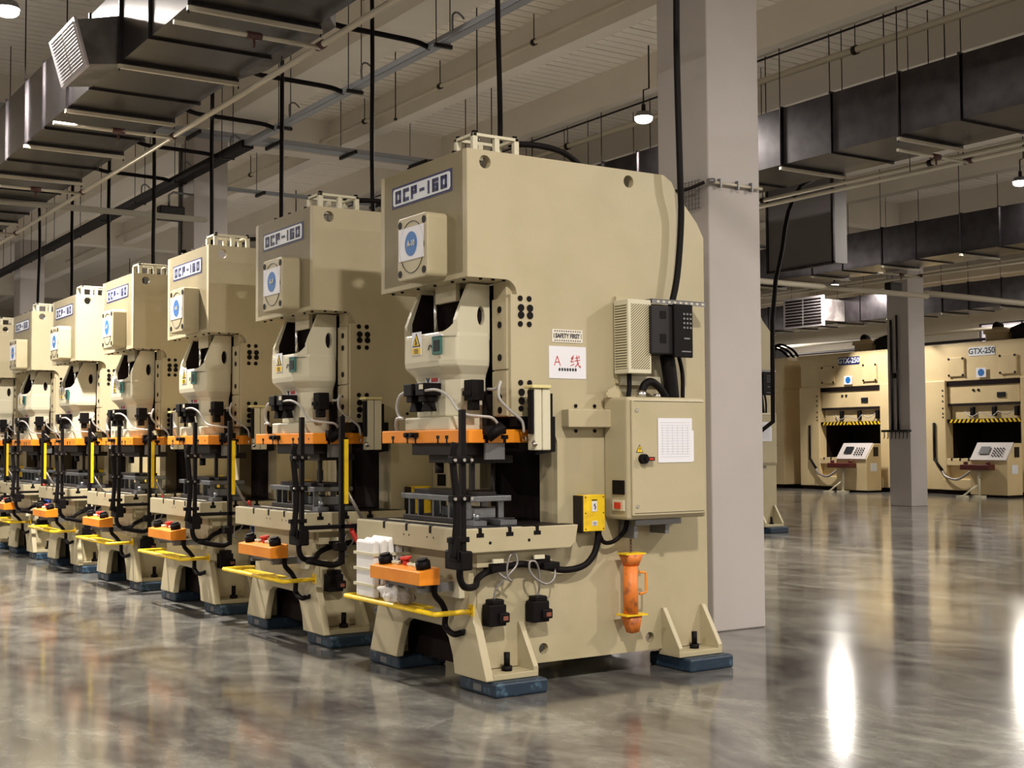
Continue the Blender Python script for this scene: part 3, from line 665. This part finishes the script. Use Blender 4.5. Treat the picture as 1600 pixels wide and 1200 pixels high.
# ---------------------------------------------------------------- ducts
def duct(x0, ya, yb, lab, grille=None, rib0=3.14):
    D = thing('air_duct', lab, 'duct', (x0, ya, 5.0), 'rectangular ventilation ducts')
    wd, hh, st = 1.09, .72, 1.87
    y = rib0
    while y-st > ya: y -= st
    ys = [ya]+[y+st*i for i in range(int((yb-y)/st)+1)]+[yb]
    ys = [v for i, v in enumerate(ys) if i == 0 or v-ys[i-1] > .05]
    for a, b in zip(ys, ys[1:]):
        m_ = (a+b)/2+.1
        for p, q in ((a, m_), (m_, b)):
            r = random.uniform(-.006, .006)
            g = G().box(r, wd+r, p-ya+.012, q-ya-.012, 0, hh)
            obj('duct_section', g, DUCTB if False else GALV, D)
            obj('duct_flange', G().box(-.022, wd+.022, q-ya-.014, q-ya+.014, -.022, hh+.022), GALV, D)
        yy = a-ya
        if a > ya:
            g = G().box(-.03, wd+.04, yy-.02, yy+.02, -.065, -.03)
            obj('hanger_bar', g, PIPE, D)
            obj('hanger_rod', G().cyl((-.02, yy, -.09), (-.02, yy, H-5), .007, 6).cyl((wd+.03, yy, -.09), (wd+.03, yy, H-5), .007, 6), DARK, D)
    if grille:
        y0, y1 = grille
        b = G().loft([[(0, y0, .0), (-.26, y0, -.04), (-.38, y0, .35), (0, y0, .45)], [(0, y1, .0), (-.26, y1, -.04), (-.38, y1, .35), (0, y1, .45)]])
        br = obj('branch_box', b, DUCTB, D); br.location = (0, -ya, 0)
        gr = obj('grille', G().loft([[(-.262, y0-.01, -.06), (-.288, y0-.01, -.05), (-.41, y0-.01, .37), (-.384, y0-.01, .375)], [(-.262, y1+.01, -.06), (-.288, y1+.01, -.05), (-.41, y1+.01, .37), (-.384, y1+.01, .375)]]), GRILLE, br)
        vb = G()
        for i in range(14):
            t = .06+.88*i/13; xx = -.292-.117*t; zz = -.05+.415*t
            vb.box(xx-.006, xx, y0+.05, (y0+y1)/2-.02, zz-.003, zz+.003); vb.box(xx-.006, xx, (y0+y1)/2+.02, y1-.05, zz-.003, zz+.003)
        obj('grille_blade', vb, mat('grille_shade', (.33, .31, .33), .5), gr)
    return D
LD = duct(-.65, 1.0, 40, 'long galvanized duct above the row of presses with a square white grille box', (5.11, 6.0))
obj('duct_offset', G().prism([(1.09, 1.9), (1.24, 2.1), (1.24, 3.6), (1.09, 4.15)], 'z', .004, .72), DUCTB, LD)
duct(7.70, -3, 40, 'long galvanized duct seen just right of the near column')
duct(16.05, -3, 40, 'galvanized duct beyond the hanging grey box, above the far column')
duct(24.95, 0, 40, 'farthest long duct, above the far presses', None)
# grille on the far duct, vertical box duct
t = thing('duct_grille', 'rectangular grey grille high up above the far press on the left', 'grille', (24.0, 19.6, 4.85))
def far_grille():
    g = G().box(-.06, 0, 0, 1.6, 0, .9); o = obj('grille_frame', g, GRILLE, t, bev=.01)
    d = G()
    for a, b in ((.08, .77), (.83, 1.52)):
        for i in range(9): d.box(-.064, -.06, a, b, .07+i*.088, .13+i*.088)
    obj('grille_slot', d, DARK, t)
far_grille()
obj('branch_box', G().box(0, .94, .1, 1.5, .17, .80), DUCTB, t)
bd = thing('duct_box', 'tall grey box duct hanging right of the near column', 'duct', (12.3, 8.42, 4.5))
obj('box_panel', G().box(0, .30, .03, 1.52, .02, 2.48), mat('grey_duct_sheet', (.11, .10, .105), .6), bd)
obj('box_flange', G().box(-.02, .02, -.02, .03, 0, 2.48).box(-.02, .02, -.02, 1.56, -.03, .02).box(-.02, .02, 1.52, 1.57, 0, 2.48), GALV, bd)
obj('box_end', G().box(.03, .32, -.01, .03, .0, 2.48), mat('lit_duct_edge', (.16, .15, .15), .6), bd)  # side facing the lamps, its lit look put into a paler grey

# ---------------------------------------------------------------- pipes
def sprinkler(x, z, ya, yb, ys, reach, lab):
    T = thing('sprinkler_pipe', lab, 'pipe', (x, ya, z))
    obj('main_pipe', G().tube([(0, 0, 0), (0, yb-ya, 0)], .028, 8, 1), PIPE, T)
    for y in ys:
        o = obj('branch_pipe', G().tube([(0, y-ya, -.02), (-reach, y-ya, -.02)], .02, 8, 1), PIPE, T)
        obj('pipe_fitting', G().cyl((0, y-ya-.06, 0), (0, y-ya+.06, 0), .038, 10).cyl((-reach*.52, y-ya, -.02), (-reach*.42, y-ya, -.02), .034, 10).cyl((-reach*.47, y-ya, -.02), (-reach*.47, y-ya, -.12), .012, 6), RUSTR, T)
        obj('pipe_rod', G().cyl((.03, y-ya+.9, 0), (.03, y-ya+.9, H-z-.01), .006, 6), DARK, T)
    return T
sprinkler(.50, 4.86, -4, 36, (-.6, 3.2, 7.0, 10.7, 14.6, 18.4), 1.27, 'thin cream sprinkler pipe running beside the duct over the presses')
sprinkler(9.0, 4.86, -4, 36, (-.6, 3.2, 7.0, 10.7), 1.27, 'thin sprinkler pipe under the duct right of the near column')
sprinkler(17.3, 4.86, -4, 36, (3.2, 7.0, 10.7), 1.27, 'thin sprinkler pipe under the duct above the far column')
def pipe(name, pts, r, m, lab, rods=(), cat='pipe'):
    T = thing(name, lab, cat, pts[0]); o = Vector(pts[0])
    obj('pipe_run', G().tube([Vector(p)-o for p in pts], r, 8, 1), m, T)
    for p in rods:
        q = Vector(p)-o; obj('pipe_rod', G().cyl(q, (q.x, q.y, H-o.z-.01), .007, 6).cyl((q.x, q.y-.03, q.z), (q.x, q.y+.03, q.z), r+.015, 8), DARK, T)
    return T
pipe('water_pipe', [(5.13, -6, 6.62), (5.13, 30, 6.62)], .03, PIPE, 'pipe along the side of the first ceiling beam right of the presses', [(5.13, 2+2.4*i, 6.62) for i in range(8)])
pipe('water_pipe', [(7.95, -6, 6.25), (7.95, 30, 6.25)], .045, PIPE, 'upper pale pipe hung under the second ceiling beam', [(7.95, 1+3*i, 6.25) for i in range(8)])
pipe('water_pipe', [(7.70, -6, 6.43), (7.70, 30, 6.43)], .015, DARK, 'thin dark pipe beside the pale pipe under the second ceiling beam')
pipe('water_pipe', [(9.3, -6, 5.02), (9.3, 30, 5.02)], .03, PIPE, 'lower pipe following the duct right of the near column', [(9.3, 1+3*i, 5.02) for i in range(7)])
pipe('vent_pipe', [(-12, 12.35, 4.94), (2.80, 12.35, 4.94), (2.80, 12.35, 4.94)], .045, mat('grey_pipe_paint', (.36, .33, .27), .5), 'grey pipe crossing in front of the second column from the left')
pipe('vent_pipe', [(9, 12.2, 4.74), (19.6, 12.4, 4.74)], .06, PIPE, 'cream pipe crossing towards the left side of the far column')
pipe('vent_pipe', [(20.4, 13.1, 4.93), (34, 13.1, 4.80)], .07, PIPE, 'cream pipe crossing from the far column to the right')
pipe('water_pipe', [(33, -4, 5.25), (33, 40, 5.25)], .06, PIPE, 'upper pipe along the far right wall')
pipe('water_pipe', [(33, -4, 4.9), (33, 40, 4.9)], .05, DARK, 'lower dark pipe along the far right wall')
pipe('hanging_hose', [(11.0, 7.6, 5.62), (10.69, 7.6, 5.47), (10.55, 7.6, 5.28), (10.43, 7.6, 5.06), (10.35, 7.6, 4.8), (10.28, 7.6, 4.45), (10.13, 7.6, 3.95), (10.05, 7.6, 3.35), (10.04, 7.6, 2.76), (10.03, 7.6, 1.8), (10.03, 8.7, 1.2)], .035, HOSE, 'black hose curving down beside the grey box duct to the press behind the column', cat='hose')
# hanging rods in the bays right of the duct
for i, (x, y, z0, z1) in enumerate([(3.9, 6.2, 5.1, 7), (4.3, 9.0, 6.0, 7), (6.0, 9.2, 5.8, 7), (6.4, 10.6, 5.9, 7), (8.6, 3.2, 6.0, 7), (8.7, 4.2, 6.0, 7), (8.9, 5.3, 6.0, 7), (8.8, 6.4, 6.0, 7), (8.8, 7.8, 6.0, 7), (9.0, 9.2, 6.0, 7)]):
    r = obj('ceiling_rod', G().cyl((x, y, z0), (x, y, z1), .008, 6).cyl((x, y, z0-.03), (x, y, z0), .025, 8), DARK)
    tag(r, 'thin dark threaded rod hanging from the deck between the ceiling beams', 'rod', 'threaded rods hanging from the ceiling')
# near column fittings
cb = thing('conduit_run', 'thin painted conduit strapped round the near white column', 'conduit', (2.84, .985, 3.56))
obj('conduit_tube', G().tube([(0, -.02, 0), (.56, -.02, 0)], .012, 8, 1), PIPE, cb)
cl = G()
for x in (.10, .29, .44): cl.box(x-.008, x+.008, -.04, 0, -.035, .035)
cl.tube([(-.04, -.04, 0), (.02, -.04, .01)], .02, 8, 1)
obj('pipe_clip', cl, GREYM, cb)
wb = thing('wire_bracket', 'wire mesh bracket fixed on the front face of the near column', 'bracket', (2.84, 1.06, 3.36))
wg = G()
for i in range(6): wg.tube([(-.02, .02+i*.04, 0), (-.02, .02+i*.04, .24)], .003, 4, 1)
for i in range(7): wg.tube([(-.02, .0, .01+i*.037), (-.02, .24, .01+i*.037)], .003, 4, 1)
obj('wire_mesh', wg, GREYM, wb)
obj('bracket_arm', G().tube([(-.03, -.06, .20), (-.12, .1, .15), (-.2, .28, .18), (-.28, .38, .26)], .014, 6, 3), DARK, wb)
# far column conduits and hook rail
fc = thing('column_conduit', 'pair of grey conduits down the front of the far column with a hook bar', 'conduit', (19.70, 13.1, 0))
obj('conduit_tube', G().tube([(-.03, .25, 1.75), (-.03, .25, 4.4)], .025, 8, 1).tube([(-.03, .42, 1.75), (-.03, .42, 4.3)], .03, 8, 1), GALV, fc)
obj('hook_bar', G().box(-.14, 0, -.1, .66, 1.70, 1.75).cyl((-.03, .3, 3.0), (-.03, .38, 3.0), .06, 8), DARK, fc)
hk = G()
for i in range(7): hk.tube([(-.1, -.06+i*.11, 1.7), (-.1, -.06+i*.11, 1.58), (-.13, -.06+i*.11, 1.55)], .012, 6, 1)
obj('hook', hk, DARK, fc)
c2 = thing('column_conduit', 'dark conduit and junction box on the front face of the second column', 'conduit', (2.82, 13.2, 0))
obj('conduit_tube', G().tube([(0, .42, 3.2), (0, .42, 6.3)], .03, 8, 1).tube([(0, .25, 3.2), (0, .25, 4.6)], .02, 8, 1), GREYM, c2)
obj('junction_box', G().box(-.05, .03, .2, .3, 4.5, 4.62), DARK, c2)
sp = thing('ceiling_speaker', 'dark box speaker on a bent arm left of the second column', 'speaker', (2.45, 12.9, 5.1))
obj('speaker_body', G().box(-.22, .18, -.09, .09, -.12, .10), DARK, sp, bev=.02)
obj('speaker_arm', G().tube([(-.05, 0, .1), (-.05, 0, .28), (.02, 0, .33), (.42, .2, .36)], .018, 6, 1), GREYM, sp)
sp2 = copy_tree(sp); sp2.location = (19.2, 13.0, 4.98); sp2['label'] = 'dark box speaker on a bent arm left of the far column'

# ---------------------------------------------------------------- lamps
def lamp_proto():
    T = thing('high_bay_lamp', 'x', 'lamp')
    obj('lamp_body', G().cyl((0, 0, .02), (0, 0, .09), .135, 20, .10), GREYM, T)
    obj('lamp_stem', G().cyl((0, 0, .09), (0, 0, .20), .03, 10).tube([(0, 0, .20), (0, 0, .40), (.10, 0, .44), (.10, 0, H-LAMP_Z-.01)], .012, 6, 1), DARK, T)
    pr = [(.125, .02), (.12, -.02), (.095, -.045), (.05, -.06)]
    g = G(); R = [[g.bm.verts.new((r*math.cos(2*math.pi*i/20), r*math.sin(2*math.pi*i/20), z)) for i in range(20)] for r, z in pr]
    for a, b in zip(R, R[1:]):
        for i in range(20): f = g.bm.faces.new((a[i], b[i], b[(i+1)%20], a[(i+1)%20])); f.smooth = True
    g.bm.faces.new(R[-1])
    obj('lamp_lens', g, LAMPG, T)
    return T
lp = lamp_proto()
ld = bpy.data.lights.new('lamp_light', 'AREA'); ld.shape = 'DISK'; ld.size = .36; ld.energy = LAMP_W; ld.color = LAMP_COL; ld.spread = math.radians(180)
ld2 = ld.copy(); ld2.energy = LAMP_W*2.0
ld4 = ld.copy(); ld4.energy = LAMP_W*3.4
ld3 = ld.copy(); ld3.energy = LAMP_W*.65
LL = {(0, 2): 'round high bay lamp glowing just left of the near column top', (2, 2): 'high bay lamp at the right edge of the picture', (3, 3): 'small distant high bay lamp below the grey box duct'}
for k, (x, y) in enumerate(LAMPS):
    T = lp if k == 0 else copy_tree(lp)
    T.location = (x, y, LAMP_Z)
    i, j = k//5, k % 5
    T['label'] = {(2, 2): 'high bay lamp glowing just left of the top of the near column', (3, 2): 'high bay lamp shining at the right edge of the picture', (4, 3): 'small distant high bay lamp shining below the grey box duct',
                  (1, 2): 'high bay lamp above the aisle at the top left corner'}.get((i, j), 'high bay lamp outside the view, hanging between ceiling beams')
    T['group'] = 'high bay lamps'
    lo = bpy.data.objects.new('lamp_light', ld4 if (i == 1 and j in (2, 3)) else ld2 if (i == 2 and j in (2, 3)) else (ld3 if i > 2 else ld)); COL.objects.link(lo); lo.parent = T; lo.location = (0, 0, -.065)

# ---------------------------------------------------------------- die sets on the bolsters
def die_proto():
    T = thing('die_set', 'x', 'die')
    obj('die_base', G().box(.08, .44, .16, .98, 0, .035), DARK, T, bev=.004)
    g = G()
    for y in (.20, .40, .60, .80, .92): g.box(.10, .14, y, y+.02, .035, .14).box(.34, .38, y, y+.02, .035, .14)
    obj('die_parallel', g, STEEL, T)
    obj('die_shoe', G().box(.07, .40, .14, .99, .14, .175).box(.16, .32, .20, .60, .035, .10), STEEL, T, bev=.004)
    obj('die_insert', G().box(.12, .36, .30, .90, .175, .205).box(.16, .30, .02+.14, .30, .175, .20), DARK, T, bev=.003)
    obj('die_clamp', G().box(.24, .36, .02, .14, .0, .03).box(.05, .14, .02, .12, 0, .03).cyl((.1, .07, .03), (.1, .07, .07), .02), STEEL, T)
    return T
dp = die_proto()
for n in range(7):
    T = dp if n == 0 else copy_tree(dp)
    T.location = (0, n*S, .992)
    tag(T, 'grey steel die set standing on the bed of the %s press of the row' % ORD[n], 'die', 'die sets on the press beds')

# ---------------------------------------------------------------- loose things at the nearest press
rl = thing('glove_bundle', 'tall bundle of white foam sheets tied with tape, leaning behind the orange control box', 'bundle', (-.20, .88, .507))
g = G()
for i in range(5):
    x = -.06+i*.055
    pts = [(x, .0), (x+.045, .0), (x+.047, .33+.012*i), (x+.03, .37+.01*i), (x, .36)]
    g.prism(pts, 'y', -.13-.01*(i % 2), .12+.01*(i % 3))
obj('foam_sheet', g, FOAM, rl, bev=.012)
g = G()
for z in (.07, .17, .27): g.box(-.065, .21, -.146, .146, z, z+.018)
obj('tape_band', g, TAPE, rl)
import mathutils.noise as mn
def lump(r, sc, seed, sq=(1, 1, 1)):
    g = G(); bmesh.ops.create_icosphere(g.bm, subdivisions=4, radius=r)
    for v in g.bm.verts:
        n_ = mn.noise(v.co*sc+Vector((seed, 0, 0))); v.co *= 1+.4*n_+.18*mn.noise(v.co*sc*2.5); v.co = Vector((v.co.x*sq[0], v.co.y*sq[1], v.co.z*sq[2]))
    for f in g.bm.faces: f.smooth = True
    return g
rg = obj('rag', lump(.075, 22, 3, (1, 1.3, .9)), RAG); rg.location = (-.20, .60, .555)
tag(rg, 'crumpled white rag lying on the yellow rail under the nearest control box', 'rag')
rg2 = obj('rag', lump(.05, 20, 9, (1, 1.3, .8)), mat('soiled_cloth', (.30, .26, .22), .9)); rg2.location = (-.19, .45, .535)
tag(rg2, 'small soiled grey rag beside the white one on the yellow rail', 'rag')
sbk = thing('safety_block', 'worn orange die safety block hanging on a chain below the grey cabinet', 'safety block', (1.16, -.10, 0))
obj('block_tube', G().cyl((-.005, 0, .38), (-.005, 0, .70), .048, 18), ORANGER, sbk)
obj('block_flange', G().loft([[(-.085, -.06, .385), (.09, -.06, .385), (.09, .06, .385), (-.085, .06, .385)], [(-.085, -.06, .395), (.09, -.06, .395), (.09, .06, .395), (-.085, .06, .395)]]).loft([[(-.075, -.05, .775), (.085, -.05, .775), (.085, .05, .775), (-.075, .05, .775)], [(-.075, -.05, .785), (.085, -.05, .785), (.085, .05, .785), (-.075, .05, .785)]]), YELLOW, sbk)
obj('block_cone', G().cyl((0, 0, .70), (.0, 0, .775), .05, 4, .08), ORANGER, sbk)
obj('block_cone', G().cyl((.01, 0, .275), (.0, 0, .385), .042, 4, .07), ORANGER, sbk)
obj('block_handle', G().tube([(.05, -.02, .66), (.10, -.02, .655), (.105, -.02, .64), (.105, -.02, .54), (.10, -.02, .525), (.05, -.02, .52)], .008, 8, 1), ORANGE, sbk)
g = G()
for i in range(10):
    z = .79+i*.021; a = (i % 2)*math.pi/2
    g.tube([(math.cos(a)*.006*math.cos(t)*1.2, math.sin(a)*.006*math.cos(t)*1.2, z+.014*math.sin(t)) for t in [k*math.pi/4 for k in range(9)]], .0028, 4, 1)
obj('chain', g, RUSTR, sbk)
# air guns and coils on the other presses
def airgun(n, x, y, z, lab, coil=True):
    T = thing('air_gun', lab, 'air gun', (x, n*S+y, z), 'air guns hanging by the press beds')
    obj('gun_body', G().tube([(0, 0, 0), (.03, -.02, -.07), (.07, -.03, -.12)], .02, 8).tube([(0, 0, 0), (-.02, 0, .05)], .012, 6), RED, T)
    if coil:
        g = G().tube([(.04*math.cos(t)+.06*t/30, .04*math.sin(t), .0-.0075*t) for t in [k*.7 for k in range(46)]], .011, 6, 1)
        obj('coiled_hose', g, COILB, T)
    return T
airgun(1, .16, -.33, .86, 'red air gun at the bed corner of the second press, by the white foam bundle', False)
airgun(2, .26, -.36, .95, 'red air gun under a blue coiled hose beside the bed of the third press')
airgun(3, .22, -.34, .93, 'small red air gun at the bed corner of the fourth press', False)
airgun(4, .25, -.36, .85, 'dark coiled hose and red air gun at the bed corner of the fifth press')
airgun(5, .10, -.36, .95, 'red air gun with a blue hose beside the bed of the sixth press')

# ---------------------------------------------------------------- press behind the near column
Q = copy_tree(proto)
for c in list(Q.children):
    if c.name.split('.')[0] in ('safety_sign', 'line_sheet'):
        for d in list(c.children): bpy.data.objects.remove(d)
        bpy.data.objects.remove(c)
Q.location = (9.33, 8.95, 0); Q.scale = (1.1, 1.1, 1.1)
tag(Q, 'cream stamping press mostly hidden behind the near white column, only its back corner showing', 'press')

# ---------------------------------------------------------------- far straight-side presses
def gtx(y0, lab, num, signm, txtm):
    T = thing('straight_side_press', lab, 'press', (26, y0, 0), 'GTX-250 presses across the hall')
    u, W = .82, 4.05
    fr = [(0, .22), (u, .22), (u, 3.06), (W-u, 3.06), (W-u, .22), (W, .22), (W, 3.95), (W+.12, 4.18), (-.12, 4.18), (0, 3.95)]
    for a, b in ((0, u), (W-u, W)): obj('upright', G().box(-.06, 1.9, a, b, .12, 3.18), YCREAM, T, bev=.02)
    obj('crown', G().prism([(.02, 3.15), (W-.02, 3.15), (W-.02, 3.85), (W+.14, 4.10), (W+.14, 4.20), (-.14, 4.20), (-.14, 4.10), (.02, 3.85)], 'x', 0, 1.9), YCREAM, T, bev=.02)
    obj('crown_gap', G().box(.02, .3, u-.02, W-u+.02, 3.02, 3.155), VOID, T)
    obj('press_slide', G().box(.05, 1.7, u+.08, W-u-.02, 2.52, 3.03).box(.15, 1.6, u+.12, W-u-.06, 2.08, 2.48), YCREAM, T, bev=.015)
    obj('slide_step', G().box(.04, .2, u+.08, W-u-.02, 2.46, 2.52), DARK, T)
    g = G().box(.0, 1.6, u+.03, W-u-.02, 1.985, 2.09); sb = obj('stripe_bar', g, BLACK, T)
    n = 17; L_ = (W-2*u-.05)/n
    g = G()
    for i in range(n):
        a = u+.03+i*L_; s_ = .06 if i > n/2 else -.06
        g.prism([(a, 1.99), (a+L_*.5, 1.99), (a+L_*.5-s_, 2.085), (a-s_, 2.085)], 'x', -.006, 0)
    obj('yellow_stripe', g, YELLOW, sb)
    obj('bed_block', G().box(-.05, 1.7, u, W-u, .80, 1.0).box(.1, 1.7, u, W-u, .35, .80).box(-.12, 1.7, u-.1, W-u+.1, .12, .42), YCREAM, T, bev=.015)
    g = G()
    for i in range(8): g.box(-.055, .1, u+.25+i*.28, u+.30+i*.28, .93, 1.005)
    obj('bed_slot', g, DARK, T)
    obj('opening_shade', G().box(1.5, 1.55, u, W-u, 1.0, 2.48).box(.25, 1.5, u-.002, u+.004, 1.0, 2.0).box(.25, 1.5, W-u-.004, W-u+.002, 1.0, 2.0), VOID, T)  # near-black back and side sheets, painted shade of the press opening
    obj('inner_panel', G().box(1.2, 1.3, u+.5, u+.9, 1.0, 1.99).box(1.0, 1.1, u+.05, u+.2, 1.0, 1.99), COLM, T)
    obj('base_skid', G().box(-.02, 1.9, .1, W-.1, 0, .12), VOID, T)
    for yc in (1.20, 2.86):
        d = obj('access_door', G().prism(rr(yc-.27, 3.28, yc+.27, 3.80, .03), 'x', -.05, 0), YCREAM, T, bev=.008)
        g = G()
        for a in (-.23, .23):
            for z in (3.31, 3.77): g.cyl((-.06, yc+a, z), (-.045, yc+a, z), .035, 8)
        obj('door_knob', g, DARK, d)
    pl = obj('name_plate', G().prism(rr(CYG-.42, 3.82, CYG+.42, 4.06, .03), 'x', -.012, 0), signm, T)
    text('plate_text', 'GTX-250', .22, txtm, (-.014, CYG, 3.94), (0, -1, 0), pl, depth=.004)
    lb = obj('round_label', G().box(-.056, -.05, CYG-.16, CYG+.16, 3.22, 3.48), WHITE, T)
    obj('blue_disc', G().prism(circle(CYG, 3.35, .10, 18), 'x', -.06, -.056), BLUEDOT, lb)
    obj('slide_gauge', G().box(.02, .05, 1.35, 1.60, 2.66, 2.80), SCREEN, T)
    obj('slide_port', G().cyl((.03, 2.2, 2.88), (.06, 2.2, 2.88), .04, 8).cyl((.03, 2.36, 2.88), (.06, 2.36, 2.88), .04, 8), DARK, T)
    obj('cable_loop', G().tube([(.14, 1.1, 2.35), (.0, 1.3, 2.2), (.0, 1.55, 2.28), (.0, 1.75, 2.16), (.0, 2.1, 2.26), (.0, 2.4, 2.16), (.1, 2.7, 2.3)], .014, 5), GHOSE, T)
    g = G()
    for y in (1.05, 1.75, 2.45): g.box(.06, .16, y-.06, y+.06, 2.16, 2.42)
    obj('limit_switch', g, BLACK, T, bev=.02)
    g = G()
    for z in (2.9, 2.75, 2.6, 2.4, 2.25, 2.15): g.cyl((-.06, W-u+.08, z), (-.07, W-u+.08, z), .025, 8)
    obj('bolt', g, DARK, T)
    obj('pilot_sign', G().prism([(.3, 1.35), (.42, 1.35), (.36, 1.48)], 'x', -.066, -.06), INK, T)
    mt = obj('flywheel_housing', G().cyl((.8, CYG, 4.2), (.8, CYG, 4.45), .38, 20).cyl((.8, CYG, 4.45), (.8, CYG, 4.55), .44, 20).cyl((.8, CYG, 4.55), (.8, CYG, 4.62), .2, 14), YCREAM, T, bev=.01)
    obj('top_motor', G().box(.6, 1.2, CYG-1.0, CYG-.5, 4.2, 4.6).cyl((.8, CYG-.05, 4.6), (.8, CYG+.15, 4.68), .14, 10), DARK, T, bev=.03)
    g = G()
    for i in range(3): g.tube([(.7, CYG-.3, 4.45), (.7, CYG-.7-.2*i, 4.62+.04*i), (.7, CYG-1.2-.25*i, 4.5), (.7, CYG-1.6-.2*i, 4.2)], .04, 6)
    obj('top_hose', g, HOSE, T)
    obj('side_cable', G().tube([(-.1, W-.45, 2.0), (-.1, W-.45, 1.05), (-.14, W-.5, .95), (-.14, W-.75, .65)], .04, 6, 2), BLACK, T)
    obj('floor_hose', G().tube([(-.14, W-.75, .65), (-.2, W-.9, .50), (-.25, W-1.3, .42), (-.25, W-1.6, .55), (-.2, W-1.8, .68), (-.1, W-2.2, .70), (-.1, W-2.3, .70)], .035, 6, 3), SILVER, T)
    obj('valve_knob', G().cyl((-.2, W-2.3, .70), (.1, W-2.3, .70), .10, 10), BLACK, T)
    return T
CYG = 2.03
gtx(18.50, 'yellowish straight-side press left of the far column with a dark blue GTX-250 plate', 0, BLUEINK, WPLATE)
gtx(13.75, 'yellowish straight-side press right of the far column with a white GTX-250 plate', 1, WPLATE, INK)
gtx(23.25, 'yellowish straight-side press farthest left, only its edge showing beside the near column', 2, WPLATE, INK)
gtx(9.0, 'yellowish straight-side press at the right edge of the picture', 3, WPLATE, INK)
def console(x, y, lab):
    T = thing('control_console', lab, 'console', (x, y, 0), 'operator consoles in front of the far presses')
    obj('console_body', G().prism([(.12, .06), (.75, .06), (.75, 1.42), (.45, 1.42), (.12, .98)], 'y', 0, 1.15), YCREAM, T, bev=.012)
    pn = obj('console_panel', G().loft([[(.09, .02, .98), (.12, .02, .96), (.46, .02, 1.42), (.43, .02, 1.44)], [(.09, 1.13, .98), (.12, 1.13, .96), (.46, 1.13, 1.42), (.43, 1.13, 1.44)]]), COLM, T)
    g = G().loft([[(.185, .62, 1.13), (.33, .62, 1.325), (.328, .62, 1.327), (.18, .62, 1.135)], [(.185, .92, 1.13), (.33, .92, 1.325), (.328, .92, 1.327), (.18, .92, 1.135)]])
    o = obj('console_screen', g, SCREEN, pn); o.location = (-.012, 0, .008)
    g = G()
    for i in range(4):
        for j in range(4): g.cyl((.16+.045*i, .22+.09*j, 1.10+.06*i), (.14+.045*i, .22+.09*j, 1.12+.06*i), .02, 6)
    obj('console_button', g, INK, pn)
    sh = obj('button_shelf', G().box(-.18, .10, .35, 1.25, .72, .86).cyl((-.05, .45, .86), (-.05, .45, .94), .06).cyl((-.05, 1.15, .86), (-.05, 1.15, .94), .06), MAROON, T, bev=.02)
    obj('console_stand', G().tube([(-.05, .75, .72), (-.05, .75, .05)], .04, 8, 1).tube([(-.05, .75, .35), (-.25, 1.1, .03)], .025, 6, 1).box(-.15, .05, .6, .9, 0, .05).box(-.35, -.15, 1.0, 1.25, 0, .04), CREAM2, T)
    obj('console_vent', G().box(.42, .62, -.012, 0, 1.05, 1.32), DARK, T)
    obj('side_notice', G().box(.30, .55, -.01, 0, .62, .85), WPLATE, T)
    obj('console_plinth', G().box(.14, .74, .02, 1.13, 0, .06), VOID, T)
    return T
console(24.9, 19.05, 'sloped operator console in front of the press left of the far column')
console(24.9, 14.35, 'sloped operator console in front of the press right of the far column')
